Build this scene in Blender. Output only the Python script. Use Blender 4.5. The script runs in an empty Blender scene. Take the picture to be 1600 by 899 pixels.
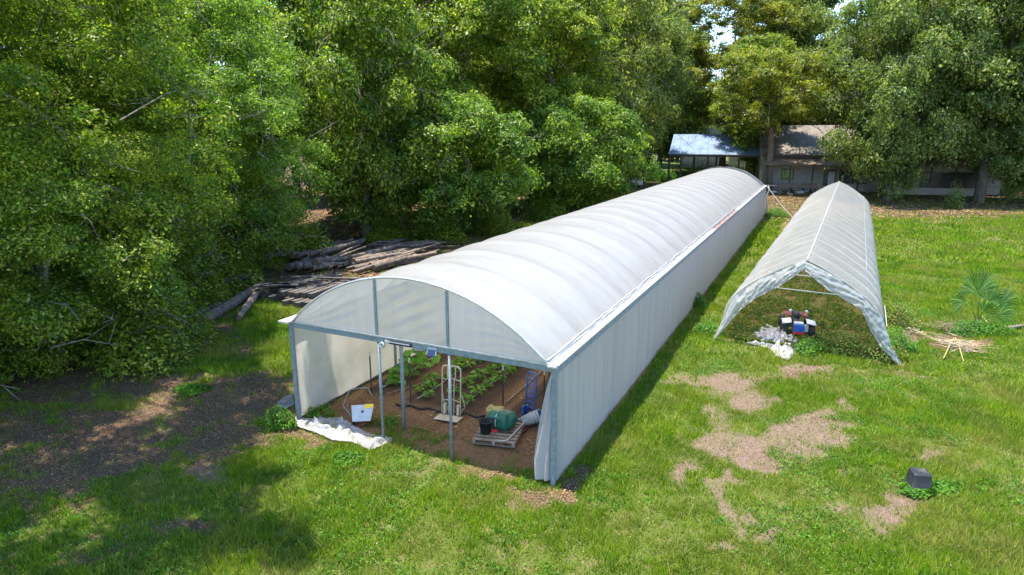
import bpy, math, random
import numpy as np
from mathutils import Vector, Matrix, Euler

# ------------------------------------------------------------------ camera, sky, sun, exposure
SC = bpy.context.scene
COL = SC.collection
CAM_H = 7.0
PITCH = math.atan(246.5 / 1000.0)
cd = bpy.data.cameras.new('camera'); cam = bpy.data.objects.new('camera', cd); COL.objects.link(cam)
cd.sensor_width = 36.0; cd.lens = 22.5; cd.clip_start = 0.1; cd.clip_end = 3000
cam.location = (0, 0, CAM_H); cam.rotation_euler = (math.pi / 2 - PITCH, 0, 0)
SC.camera = cam
# greenhouse frame: u across its front (left to right), v along its length
YAW = -0.451
O2 = np.array([-5.269, 14.608]); DU = np.array([math.cos(YAW), math.sin(YAW)]); DV = np.array([-DU[1], DU[0]])
sun_hor = DU * 0.215 + DV * 0.015            # horizontal run per metre of height
sd = Vector((sun_hor[0], sun_hor[1], -1.0)).normalized()    # direction the light travels
sl = bpy.data.lights.new('sun', 'SUN'); so = bpy.data.objects.new('sun', sl); COL.objects.link(so)
sl.energy = 3.3; sl.angle = math.radians(0.53); sl.color = (1.0, 0.94, 0.83)
so.rotation_euler = sd.to_track_quat('-Z', 'Y').to_euler(); so.location = (0, 0, 60)
W = bpy.data.worlds.new("World"); SC.world = W; W.use_nodes = True
nt = W.node_tree; bg = nt.nodes['Background']
sky = nt.nodes.new('ShaderNodeTexSky'); sky.sky_type = 'NISHITA'; sky.sun_disc = False
elev = math.asin(-sd.z); toward = -sd
sky.sun_elevation = elev; sky.sun_rotation = math.atan2(toward.x, toward.y)
sky.air_density = 1.0; sky.dust_density = 0.05; sky.altitude = 1500; sky.ozone_density = 2.5
nt.links.new(sky.outputs[0], bg.inputs[0]); bg.inputs[1].default_value = 0.15
SC.view_settings.view_transform = 'Standard'; SC.view_settings.look = 'None'
SC.view_settings.exposure = 2.0; SC.view_settings.gamma = 1.0
SC.render.engine = 'CYCLES'
SC.cycles.use_denoising = True
SC.cycles.max_bounces = 7; SC.cycles.diffuse_bounces = 5; SC.cycles.transmission_bounces = 5
SC.cycles.glossy_bounces = 2; SC.cycles.transparent_max_bounces = 8
SC.cycles.caustics_reflective = False; SC.cycles.caustics_refractive = False

# ------------------------------------------------------------------ placing helpers
TH = PITCH; CT, ST = math.cos(TH), math.sin(TH)
def gp(px, py, z=0.0):
    """point of the plane at height z seen at a photo pixel (used to survey positions)"""
    x = (px - 800) / 1000.; y = -(py - 449.5) / 1000.
    d = (x, CT + y * ST, -ST + y * CT)
    t = (z - CAM_H) / d[2]
    return Vector((d[0] * t, d[1] * t, z))
def on_v(px, py, v):
    x = (px - 800) / 1000.; y = -(py - 449.5) / 1000.
    r = np.array([x, CT + y * ST, -ST + y * CT]); o = np.array([0, 0, CAM_H]) - np.array([*O2, 0])
    N = np.array([*DV, 0]); t = (v - o @ N) / (r @ N); p = o + r * t
    return float(p @ np.array([*DU, 0])), float(p[2])
def proj2(x, y):
    zc = y * CT + CAM_H * ST; up = y * ST - CAM_H * CT
    zc = np.maximum(zc, 0.5)
    return 800 + 1000 * x / zc, 449.5 - 1000 * up / zc
def G(u, v, z=0.0):
    q = O2 + DU * u + DV * v
    return Vector((q[0], q[1], z))
def inv(p): q = np.array([p[0], p[1]]) - O2; return float(q @ DU), float(q @ DV)

# ------------------------------------------------------------------ numpy noise
def _h(ix, iy, s):
    n = (ix.astype(np.int64) * 374761393 + iy.astype(np.int64) * 668265263 + s * 1442695041) & 0x7fffffff
    n = ((n ^ (n >> 13)) * 1274126177) & 0x7fffffff
    return ((n ^ (n >> 16)) & 0xffff) / 65535.0
def vn(x, y, s=0):
    x = np.asarray(x, float); y = np.asarray(y, float)
    ix, iy = np.floor(x), np.floor(y); fx, fy = x - ix, y - iy
    fx = fx * fx * (3 - 2 * fx); fy = fy * fy * (3 - 2 * fy)
    a, b, c, d = _h(ix, iy, s), _h(ix + 1, iy, s), _h(ix, iy + 1, s), _h(ix + 1, iy + 1, s)
    return (a + (b - a) * fx) * (1 - fy) + (c + (d - c) * fx) * fy
def fbm(x, y, s=0, o=4):
    r = 0; a = .5; t = 0
    for i in range(o):
        r = r + a * vn(x, y, s + i * 17); t += a; x = np.asarray(x) * 2.03 + 5.1; y = np.asarray(y) * 2.03 + 3.7; a *= .5
    return r / t
def sstep(a, b, x): t = np.clip((x - a) / (b - a), 0, 1); return t * t * (3 - 2 * t)

# ------------------------------------------------------------------ object helpers
def tag(o, label=None, cat=None, group=None, kind=None):
    if label: o['label'] = label
    if cat: o['category'] = cat
    if group: o['group'] = group
    if kind: o['kind'] = kind
    return o
def thing(name, label, cat, loc=(0, 0, 0), rz=0.0, group=None, rot=None):
    o = bpy.data.objects.new(name, None); COL.objects.link(o); o.empty_display_size = .3
    o.location = loc; o.rotation_euler = rot if rot else (0, 0, rz)
    return tag(o, label, cat, group)
def link(name, me, parent=None, loc=None, rot=None):
    o = bpy.data.objects.new(name, me); COL.objects.link(o)
    if parent: o.parent = parent
    if loc is not None: o.location = loc
    if rot is not None: o.rotation_euler = rot
    return o
def np_mesh(name, V, F, mat=None, smooth=False, attrs=None):
    V = np.asarray(V, np.float32); F = np.asarray(F, np.int32); k = F.shape[1]
    me = bpy.data.meshes.new(name); me.vertices.add(len(V)); me.vertices.foreach_set('co', V.ravel())
    me.loops.add(F.size); me.loops.foreach_set('vertex_index', F.ravel())
    me.polygons.add(len(F)); me.polygons.foreach_set('loop_start', np.arange(0, F.size, k, dtype=np.int32))
    try: me.polygons.foreach_set('loop_total', np.full(len(F), k, np.int32))
    except Exception: pass
    me.update(calc_edges=True)
    me.polygons.foreach_set('use_smooth', np.full(len(F), smooth, bool))
    for n, a in (attrs or {}).items():
        at = me.attributes.new(n, 'FLOAT', 'POINT'); at.data.foreach_set('value', np.asarray(a, np.float32))
    if mat: me.materials.append(mat)
    return me
class MB:
    def __init__(s): s.v = []; s.f = []
    def add(s, vs, fs):
        n = len(s.v); s.v += [tuple(p) for p in vs]; s.f += [tuple(i + n for i in f) for f in fs]; return s
    def box(s, c, sz, rot=None, taper=1.0):
        hx, hy, hz = [q / 2 for q in sz]; M = Euler(rot).to_matrix() if rot else None; vs = []
        for z, t in ((-hz, 1), (hz, taper)):
            for x, y in ((-hx, -hy), (hx, -hy), (hx, hy), (-hx, hy)):
                p = Vector((x * t, y * t, z)); p = M @ p if M else p; vs.append(p + Vector(c))
        return s.add(vs, [(3, 2, 1, 0), (4, 5, 6, 7), (0, 1, 5, 4), (1, 2, 6, 5), (2, 3, 7, 6), (3, 0, 4, 7)])
    def bar(s, a, b, w, h):
        a, b = Vector(a), Vector(b); d = (b - a); L = d.length; d.normalize()
        x = d.cross(Vector((0, 0, 1)));
        if x.length < 1e-4: x = Vector((1, 0, 0))
        x.normalize(); y = x.cross(d); vs = []
        for p in (a, b):
            for i, j in ((-1, -1), (1, -1), (1, 1), (-1, 1)): vs.append(p + x * i * w / 2 + y * j * h / 2)
        return s.add(vs, [(0, 1, 2, 3), (7, 6, 5, 4), (0, 4, 5, 1), (1, 5, 6, 2), (2, 6, 7, 3), (3, 7, 4, 0)])
    def tube(s, pts, r, n=8, cap=True, jit=0.0, rnd=None):
        pts = [Vector(p) for p in pts]; m = len(pts)
        rs = r if hasattr(r, '__len__') else [r] * m
        vs = []; prev = None
        for i, p in enumerate(pts):
            t = (pts[min(i + 1, m - 1)] - pts[max(i - 1, 0)]).normalized()
            if prev is None:
                x = t.cross(Vector((0, 0, 1)))
                if x.length < 1e-3: x = Vector((1, 0, 0))
            else: x = prev - t * prev.dot(t)
            x.normalize(); prev = x; y = t.cross(x)
            for k in range(n):
                a = 2 * math.pi * k / n; q = rs[i] * (1 + (rnd.uniform(-jit, jit) if jit else 0))
                vs.append(p + x * math.cos(a) * q + y * math.sin(a) * q)
        fs = [(i * n + k, i * n + (k + 1) % n, (i + 1) * n + (k + 1) % n, (i + 1) * n + k) for i in range(m - 1) for k in range(n)]
        if cap: fs += [tuple(range(n - 1, -1, -1)), tuple((m - 1) * n + k for k in range(n))]
        return s.add(vs, fs)
    def lathe(s, prof, n=24, c=(0, 0, 0), M=None):
        vs = []
        for r, z in prof:
            for k in range(n):
                a = 2 * math.pi * k / n; p = Vector((r * math.cos(a), r * math.sin(a), z)); p = M @ p if M else p; vs.append(p + Vector(c))
        m = len(prof)
        fs = [(i * n + k, i * n + (k + 1) % n, (i + 1) * n + (k + 1) % n, (i + 1) * n + k) for i in range(m - 1) for k in range(n)]
        return s.add(vs, fs)
    def grid(s, P):
        m, n = len(P), len(P[0])
        return s.add([p for r in P for p in r], [(i * n + j, i * n + j + 1, (i + 1) * n + j + 1, (i + 1) * n + j) for i in range(m - 1) for j in range(n - 1)])
    def mesh(s, name, mat, smooth=False):
        me = bpy.data.meshes.new(name); me.from_pydata(s.v, [], s.f); me.update()
        if smooth: me.polygons.foreach_set('use_smooth', [True] * len(me.polygons))
        if mat: me.materials.append(mat)
        return me
    def build(s, name, mat, parent=None, smooth=False, bevel=0, solid=0):
        o = link(name, s.mesh(name, mat, smooth), parent)
        if solid: m = o.modifiers.new('solid', 'SOLIDIFY'); m.thickness = solid; m.offset = 0
        if bevel: m = o.modifiers.new('bevel', 'BEVEL'); m.width = bevel; m.segments = 2; m.limit_method = 'ANGLE'
        return o
def rounded(pts, r=0.05, n=4):
    """polyline with its corners rounded"""
    pts = [Vector(p) for p in pts]; out = [pts[0]]
    for i in range(1, len(pts) - 1):
        a = (pts[i - 1] - pts[i]); b = (pts[i + 1] - pts[i]); q = min(r, a.length * .45, b.length * .45)
        A = pts[i] + a.normalized() * q; B = pts[i] + b.normalized() * q
        for k in range(n + 1):
            t = k / n; out.append(A * (1 - t) ** 2 + pts[i] * 2 * t * (1 - t) + B * t * t)
    out.append(pts[-1]); return out
def copy_tree(o, parent=None):
    c = o.copy(); COL.objects.link(c); c.parent = parent
    for ch in o.children: copy_tree(ch, c)
    return c

# ------------------------------------------------------------------ materials
def new_mat(name):
    m = bpy.data.materials.new(name); m.use_nodes = True; n = m.node_tree.nodes; l = m.node_tree.links
    return m, n, l, n['Principled BSDF'], n['Material Output']
def ramp(n, l, src, stops):
    r = n.new('ShaderNodeValToRGB'); e = r.color_ramp.elements
    while len(e) < len(stops): e.new(0.5)
    for el, (p, c) in zip(e, stops): el.position = p; el.color = (*c, 1)
    l.new(src, r.inputs[0]); return r.outputs[0]
def noise(n, l, scale, detail=4, rough=.6, coord='Object', mapping=None):
    t = n.new('ShaderNodeTexNoise'); t.inputs['Scale'].default_value = scale; t.inputs['Detail'].default_value = detail
    t.inputs['Roughness'].default_value = rough; c = n.new('ShaderNodeTexCoord')
    if mapping:
        mp = n.new('ShaderNodeMapping'); mp.inputs['Scale'].default_value = mapping; l.new(c.outputs[coord], mp.inputs[0]); l.new(mp.outputs[0], t.inputs[0])
    else: l.new(c.outputs[coord], t.inputs[0])
    return t.outputs['Fac']
def mix(n, l, fac, a, b, mode='MIX'):
    m = n.new('ShaderNodeMix'); m.data_type = 'RGBA'; m.blend_type = mode
    for s, v in ((0, fac), (6, a), (7, b)):
        if hasattr(v, 'links'): l.new(v, m.inputs[s])
        else: m.inputs[s].default_value = v if s == 0 else (*v, 1)
    return m.outputs[2]
def bump(n, l, b, h, strength=.3, dist=.02):
    q = n.new('ShaderNodeBump'); q.inputs['Strength'].default_value = strength; q.inputs['Distance'].default_value = dist
    l.new(h, q.inputs['Height']); l.new(q.outputs[0], b.inputs['Normal'])
def simple(name, ca, cb, scale=6, rough=.6, metal=0, bmp=0, mapping=None, lo=.35, hi=.65, spec=None):
    m, n, l, b, o = new_mat(name)
    f = noise(n, l, scale, 6, .65, mapping=mapping)
    l.new(ramp(n, l, f, [(lo, ca), (hi, cb)]), b.inputs['Base Color'])
    b.inputs['Roughness'].default_value = rough; b.inputs['Metallic'].default_value = metal
    if spec is not None: b.inputs['Specular IOR Level'].default_value = spec
    if bmp: bump(n, l, b, f, bmp)
    return m
def leaf_mat(name, stops, transl=.45, clump=.6, gloss=.42, hue_by_object=0.0, spec=.16, dry=0.0):
    m, n, l, b, o = new_mat(name)
    g = n.new('ShaderNodeNewGeometry')
    c = ramp(n, l, g.outputs['Random Per Island'], stops)
    f = noise(n, l, clump, 3, .5)
    c2 = ramp(n, l, f, [(.35, (.62, .74, .78)), (.65, (1.30, 1.18, .92))])
    c = mix(n, l, 1.0, c, c2, 'MULTIPLY')
    if hue_by_object:
        oi = n.new('ShaderNodeObjectInfo')
        c3 = ramp(n, l, oi.outputs['Random'], [(0, (1 - hue_by_object, 1, 1 + hue_by_object)), (.5, (1, 1, 1)), (1, (1 + hue_by_object, 1 + .4 * hue_by_object, 1 - hue_by_object))])
        c = mix(n, l, 1.0, c, c3, 'MULTIPLY')
    if dry:
        f3 = noise(n, l, .42, 6, .68); f4 = ramp(n, l, f3, [(.46, (0, 0, 0)), (.68, (dry, dry, dry))])
        c = mix(n, l, f4, c, (.30, .255, .075))
    l.new(c, b.inputs['Base Color']); b.inputs['Roughness'].default_value = gloss
    b.inputs['Specular IOR Level'].default_value = spec
    t = n.new('ShaderNodeBsdfTranslucent'); c4 = mix(n, l, 1.0, c, (1.15, 1.35, .55), 'MULTIPLY'); l.new(c4, t.inputs[0])
    ms = n.new('ShaderNodeMixShader'); ms.inputs[0].default_value = transl
    l.new(b.outputs[0], ms.inputs[1]); l.new(t.outputs[0], ms.inputs[2]); l.new(ms.outputs[0], o.inputs[0])
    return m
def film_mat(name, col, transp=.0, transl=.4, dirt=(.62, .58, .5), dirt_amt=.35, rough=.38, weave=None, dscale=.5, mapping=None, bmp=.0, bscale=3):
    """plastic film or woven cloth: part of the light goes through"""
    m, n, l, b, o = new_mat(name)
    f = noise(n, l, dscale, 8, .7, mapping=mapping)
    fr = n.new('ShaderNodeMapRange'); l.new(f, fr.inputs[0]); fr.inputs[1].default_value = .42; fr.inputs[2].default_value = .78; fr.inputs[4].default_value = dirt_amt
    c = mix(n, l, fr.outputs[0], col, dirt)
    l.new(c, b.inputs['Base Color']); b.inputs['Roughness'].default_value = rough
    t = n.new('ShaderNodeBsdfTranslucent'); l.new(c, t.inputs[0])
    ms = n.new('ShaderNodeMixShader'); ms.inputs[0].default_value = transl
    l.new(b.outputs[0], ms.inputs[1]); l.new(t.outputs[0], ms.inputs[2]); out = ms.outputs[0]
    if transp:
        tr = n.new('ShaderNodeBsdfTransparent'); m2 = n.new('ShaderNodeMixShader'); m2.inputs[0].default_value = transp
        l.new(out, m2.inputs[1]); l.new(tr.outputs[0], m2.inputs[2]); out = m2.outputs[0]
    l.new(out, o.inputs[0])
    if bmp: bump(n, l, b, noise(n, l, bscale, 5, .6, mapping=mapping), bmp, .05)
    return m

M = {}
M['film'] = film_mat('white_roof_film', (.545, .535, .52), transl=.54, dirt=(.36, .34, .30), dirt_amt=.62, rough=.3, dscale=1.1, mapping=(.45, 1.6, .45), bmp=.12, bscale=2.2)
def hoop_shading(mt, period):  # rib shading: grey bands beside each hoop, painted into the film colour
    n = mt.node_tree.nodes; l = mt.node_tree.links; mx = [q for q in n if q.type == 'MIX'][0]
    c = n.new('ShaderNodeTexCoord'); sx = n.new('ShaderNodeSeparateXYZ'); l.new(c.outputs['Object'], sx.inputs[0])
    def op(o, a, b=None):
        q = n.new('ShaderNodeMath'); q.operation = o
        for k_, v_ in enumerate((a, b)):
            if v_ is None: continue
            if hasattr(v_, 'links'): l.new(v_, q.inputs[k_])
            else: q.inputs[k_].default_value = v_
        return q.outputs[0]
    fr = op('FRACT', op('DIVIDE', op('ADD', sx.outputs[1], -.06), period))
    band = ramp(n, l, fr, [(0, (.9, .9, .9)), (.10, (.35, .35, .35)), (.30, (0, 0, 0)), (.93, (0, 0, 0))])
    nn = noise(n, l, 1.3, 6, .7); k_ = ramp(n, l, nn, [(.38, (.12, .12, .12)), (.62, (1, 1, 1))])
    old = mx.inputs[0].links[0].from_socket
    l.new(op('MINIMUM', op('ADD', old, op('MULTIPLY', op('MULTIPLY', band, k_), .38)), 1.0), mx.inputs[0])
hoop_shading(M['film'], 46.0 / 26)
M['gable'] = film_mat('gable_film', (.64, .625, .59), transp=.04, transl=.6, dirt=(.50, .49, .42), dirt_amt=.5, rough=.5, dscale=1.2, mapping=(6, 6, .6), bmp=.15, bscale=4)
M['gable_mid'] = film_mat('gable_film_clear', (.62, .60, .55), transp=.13, transl=.6, dirt=(.44, .43, .33), dirt_amt=.55, rough=.45, dscale=1.0, bmp=.2)
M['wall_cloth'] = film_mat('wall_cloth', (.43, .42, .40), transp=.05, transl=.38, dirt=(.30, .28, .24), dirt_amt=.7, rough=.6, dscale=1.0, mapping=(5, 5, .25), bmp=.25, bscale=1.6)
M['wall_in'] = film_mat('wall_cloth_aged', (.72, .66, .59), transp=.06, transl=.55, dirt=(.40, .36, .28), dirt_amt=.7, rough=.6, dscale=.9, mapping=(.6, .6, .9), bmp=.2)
M['tarp'] = film_mat('clear_crumpled_film', (.50, .47, .455), transp=.10, transl=.3, dirt=(.45, .40, .36), dirt_amt=.45, rough=.28, dscale=3, bmp=.35, bscale=9)
M['t2film'] = film_mat('aged_film', (.51, .505, .49), transp=.32, transl=.5, dirt=(.38, .365, .32), dirt_amt=.9, rough=.38, dscale=2.2, mapping=(.7, 2.4, .7), bmp=.7, bscale=4)
M['t2flap'] = film_mat('clear_blue_film', (.47, .49, .50), transp=.38, transl=.35, dirt=(.38, .42, .42), dirt_amt=.5, rough=.2, dscale=4, bmp=.5, bscale=7)
M['seam'] = simple('seam_tape', (.30, .33, .37), (.40, .42, .45), 8, .3)
M['galv'] = simple('galvanised_pipe', (.13, .16, .17), (.23, .265, .28), 14, .6, .1)
M['galv_light'] = simple('galvanised_channel', (.42, .45, .48), (.62, .64, .66), 9, .32, .6)
M['gutter'] = simple('weathered_board', (.36, .33, .29), (.52, .49, .44), 5, .7, mapping=(1, 1, 1))
M['rot_board'] = simple('red_brown_board', (.10, .045, .035), (.30, .20, .16), 6, .8)
M['mesh_dark'] = film_mat('grey_end_cloth', (.085, .105, .125), transp=.10, transl=.15, dirt=(.30, .34, .38), dirt_amt=.7, rough=.4, dscale=2.5, bmp=.3)
M['bark'] = simple('bark', (.055, .045, .035), (.17, .14, .11), 7, .9, bmp=.8, mapping=(1, 1, .25))
M['bark_red'] = simple('bark_reddish', (.10, .065, .045), (.24, .18, .14), 6, .9, bmp=.6, mapping=(1, 1, .25))
M['bark_grey'] = simple('bark_grey', (.09, .08, .068), (.26, .24, .21), 7, .9, bmp=.6, mapping=(1, 1, .25))
M['log'] = simple('log_bark', (.040, .030, .022), (.17, .13, .10), 5, .9, bmp=.8)
M['log_pale'] = simple('log_pale', (.09, .065, .045), (.27, .20, .145), 5, .85, bmp=.6)
M['log_end'] = simple('log_end', (.12, .08, .05), (.26, .18, .11), 12, .85)
M['tie'] = simple('old_sleeper_wood', (.030, .025, .021), (.15, .125, .105), 4, .9, bmp=.6, mapping=(.5, 6, 6))
M['pallet'] = simple('pallet_wood', (.17, .12, .08), (.32, .24, .17), 6, .8, bmp=.3)
M['black_pl'] = simple('black_plastic', (.006, .007, .009), (.016, .018, .021), 5, .62)
M['grey_pl'] = simple('grey_plastic', (.35, .34, .33), (.5, .49, .47), 6, .5)
M['green_tarp'] = simple('green_tarp', (.010, .085, .055), (.02, .14, .09), 5, .45, bmp=.5)
M['straw'] = simple('straw', (.30, .24, .07), (.42, .36, .13), 20, .8, bmp=.6)
M['cream'] = simple('cream_paint', (.44, .36, .25), (.56, .47, .35), 9, .5)
M['blue'] = simple('blue_paint', (.02, .09, .32), (.03, .13, .42), 7, .35)
M['red'] = simple('red_plastic', (.55, .03, .03), (.7, .06, .05), 7, .4)
M['maroon'] = simple('maroon_steel', (.12, .02, .02), (.2, .04, .035), 7, .6)
M['white_pl'] = simple('white_plastic', (.40, .41, .43), (.52, .52, .54), 6, .4)
M['yellow'] = simple('yellow_label', (.75, .50, .02), (.85, .6, .05), 6, .5)
M['rubber'] = simple('rubber', (.018, .017, .016), (.04, .038, .035), 20, .8, bmp=.4)
M['steel'] = simple('dark_steel', (.03, .028, .026), (.08, .07, .06), 10, .5, .5)
M['white_paint'] = simple('white_paint', (.42, .42, .40), (.55, .55, .52), 6, .5)
M['panel'] = simple('solar_panel', (.012, .02, .06), (.02, .035, .09), 8, .15)
M['house_wall'] = simple('house_wall', (.22, .20, .17), (.33, .305, .265), 2, .8, mapping=(.5, .5, 4))
M['house_roof'] = simple('brown_grey_roof', (.10, .085, .068), (.19, .16, .13), 1.2, .5, .2)
M['porch_roof'] = simple('leaf_littered_roof', (.14, .07, .045), (.36, .27, .19), 3.5, .8)
M['dark_wood'] = simple('dark_brown_timber', (.045, .028, .020), (.09, .06, .045), 5, .75)
M['glass'] = simple('window_glass', (.10, .16, .05), (.26, .36, .14), 3, .12)
M['dark_glass'] = simple('dark_opening', (.012, .014, .02), (.03, .034, .04), 3, .25)
M['white_film2'] = film_mat('far_white_film', (.78, .79, .8), transl=.2, dirt_amt=.15)

# metal roof: ribbed sheets with rust patches
m, n, l, b, o = new_mat('blue_metal_roof')
c = ramp(n, l, noise(n, l, .9, 6, .7), [(.40, (.24, .32, .46)), (.58, (.19, .26, .40)), (.68, (.16, .09, .07))])
l.new(c, b.inputs['Base Color']); b.inputs['Roughness'].default_value = .32; b.inputs['Metallic'].default_value = .25; M['metal_roof'] = m

LEAF_STOPS = {
 'near': [(0, (.042, .092, .011)), (.3, (.098, .182, .014)), (.62, (.200, .300, .021)), (.88, (.340, .390, .040)), (.96, (.46, .46, .15)), (1, (.38, .26, .11))],
 'mid':  [(0, (.048, .096, .012)), (.4, (.128, .212, .018)), (.75, (.262, .325, .032)), (.95, (.37, .40, .07)), (1, (.45, .40, .15))],
 'yellow': [(0, (.120, .135, .014)), (.45, (.215, .225, .024)), (.85, (.32, .31, .038)), (1, (.40, .31, .07))],
 'dull': [(0, (.080, .118, .030)), (.5, (.165, .210, .048)), (.85, (.28, .325, .085)), (1, (.36, .37, .16))],
 'far': [(0, (.055, .088, .022)), (.5, (.135, .175, .036)), (1, (.230, .260, .058))]}
for k, st_ in LEAF_STOPS.items():
    M['leaf_' + k] = leaf_mat('foliage_' + k, st_, transl=.52, clump=.55, hue_by_object=.12, spec=.38)
M['leaf_crop'] = leaf_mat('crop_leaves', [(0, (.09, .22, .03)), (.5, (.17, .35, .05)), (1, (.30, .48, .09))], .4, 3)
M['leaf_weed'] = leaf_mat('weed_leaves', [(0, (.045, .10, .015)), (.45, (.10, .19, .025)), (.75, (.17, .19, .035)), (1, (.34, .19, .08))], .35, 1.5)
M['leaf_weed_green'] = leaf_mat('green_weed_leaves', [(0, (.035, .12, .012)), (.5, (.07, .19, .02)), (1, (.14, .28, .03))], .35, 1.5)
M['palm'] = leaf_mat('palm_leaf', [(0, (.06, .14, .03)), (.5, (.13, .25, .055)), (1, (.26, .38, .12))], .25, 2, .3)
M['dry'] = leaf_mat('dry_fronds', [(0, (.20, .14, .10)), (.5, (.38, .29, .22)), (1, (.55, .46, .37))], .15, 3, .6)
M['litter'] = leaf_mat('leaf_litter', [(0, (.070, .040, .022)), (.45, (.15, .085, .050)), (.8, (.27, .165, .105)), (1, (.42, .31, .22))], .08, 1.0, .6)
M['grass'] = leaf_mat('grass_blades', [(0, (.066, .148, .005)), (.45, (.130, .240, .007)), (.80, (.210, .315, .013)), (.94, (.32, .35, .045)), (1, (.44, .37, .16))], .40, .9, .55, dry=.75)
M['lawn2'] = leaf_mat('lawn_tufts', [(0, (.04, .105, .006)), (.5, (.11, .205, .010)), (.85, (.24, .29, .03)), (1, (.44, .35, .17))], .36, 2.2, .55, dry=.6)
M['straw_grass'] = leaf_mat('dry_grass', [(0, (.15, .115, .06)), (.5, (.25, .185, .115)), (1, (.40, .31, .21))], .25, 2, .6)

# ------------------------------------------------------------------ ground cover map (world-fixed, surveyed)
def blobs(px, py, L, soft=.35, grow=1.0):
    r = np.zeros_like(px)
    for b in L:
        x, y, rx, ry = b[0], b[1], b[2] * grow, b[3] * grow; w = b[4] if len(b) > 4 else 1.0
        d = np.sqrt(((px - x) / rx) ** 2 + ((py - y) / ry) ** 2)
        r = np.maximum(r, w * (1 - sstep(1 - soft, 1 + soft, d)))
    return r
SAND = [(1130, 602, 42, 16), (1165, 625, 30, 12), (1105, 650, 25, 16, .7), (1115, 690, 40, 16, .9), (1075, 728, 30, 16, .9), (1180, 700, 45, 18), (1235, 680, 40, 20),
        (1290, 675, 42, 18), (1275, 650, 26, 10), (1195, 722, 28, 10), (1155, 752, 16, 14), (1150, 785, 17, 26), (1160, 815, 14, 8), (1203, 826, 18, 7, .9), (1138, 845, 14, 8, .8),
        (1385, 790, 12, 24), (1400, 778, 26, 6, .9), (1398, 815, 22, 7, .8), (1262, 574, 32, 7), (1320, 635, 12, 8, .7), (1430, 705, 20, 7, .7), (1300, 730, 14, 8, .7), (1325, 790, 25, 6, .7),
        (1058, 590, 14, 8, .6), (1420, 520, 10, 16, .6), (1560, 375, 30, 5, .6), (1470, 345, 30, 4, .6), (740, 800, 40, 8, .5), (650, 735, 30, 8, .5), (350, 742, 30, 10, .7), (415, 830, 25, 8, .5), (560, 745, 20, 8, .5)]
LITTER = [(180, 665, 290, 30), (395, 612, 75, 28), (320, 640, 110, 28), (120, 715, 210, 34, .95), (30, 760, 110, 45, .8), (330, 705, 60, 26, .65), (120, 875, 110, 18, .5), (280, 830, 80, 14, .5), (400, 880, 60, 10, .45),
          (110, 590, 210, 50, .9), (120, 520, 230, 60), (480, 680, 70, 12, .8), (410, 690, 60, 16, .8), (455, 620, 25, 40, .9), (840, 775, 48, 22, .95), (760, 735, 50, 8, .7), (880, 750, 30, 20, .7),
          (460, 420, 260, 50, .8), (600, 380, 230, 55, .9), (350, 400, 250, 60), (880, 318, 160, 34), (1000, 290, 120, 22), (1420, 318, 300, 22), (1480, 324, 200, 18), (1230, 320, 70, 28), (1560, 312, 200, 22, .9), (1300, 585, 110, 7, .5), (1190, 590, 30, 8, .5),
          (1500, 535, 60, 18, .7), (1420, 525, 30, 12, .5)]
MULCH = [(0, 0, 1, 1)]
def masks(x, y):
    wx = x + (fbm(x * .9, y * .9, 5) - .5) * 1.3 + (fbm(x * 3, y * 3, 8) - .5) * .5
    wy = y + (fbm(x * .9, y * .9, 6) - .5) * 1.3 + (fbm(x * 3, y * 3, 9) - .5) * .5
    px, py = proj2(wx, np.maximum(wy, 5))
    bn = (fbm(x * 2.4, y * 2.4, 95, 5) - .5) * 1.7
    sand = blobs(px, py, SAND, .6, 1.28); sand = sstep(.05, 1.05, sand + bn * .55 * (sand > .02))
    lit = blobs(px, py, LITTER, .5); lit = sstep(.12, 1.0, lit + bn * 1.0 * (lit > .02))
    q = np.stack([x - O2[0], y - O2[1]], -1); u = q @ DU; v = q @ DV
    wob = (fbm(x * 2, y * 2, 31) - .5) * .5
    ins = sstep(-.1, .15, u) * (1 - sstep(6.75, 6.95, u)) * sstep(-.1, .35, v + wob * 2) * (1 - sstep(46, 46.5, v))
    t2 = sstep(8.3, 8.7, u + wob) * (1 - sstep(13.1, 13.7, u + wob)) * sstep(10.6, 11.4, v + wob) * (1 - sstep(46, 47, v))
    far_l = sstep(0, 5, -(x + 4 - .05 * y)) * sstep(34, 40, y)
    lit = np.maximum(lit, far_l * .95)
    return sand, lit, ins, t2, u, v
def grass_density(x, y):
    sand, lit, ins, t2, u, v = masks(x, y)
    pat = fbm(x * .55, y * .55, 71); pat2 = fbm(x * 2.6, y * 2.6, 73)
    d = .66 + .80 * sstep(.34, .60, pat * .6 + pat2 * .4)
    d *= 1 - .84 * sand
    d *= 1 - np.clip(.90 * np.clip(lit * 1.2, 0, 1) * (.75 + .5 * (1 - pat2)), 0, .97)
    d *= 1 - ins * np.where(v > 1.0, 1.0, .45 + .5 * (pat2 > .5))
    d *= 1 - .75 * t2
    return np.clip(d, 0, 1.5)

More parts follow.
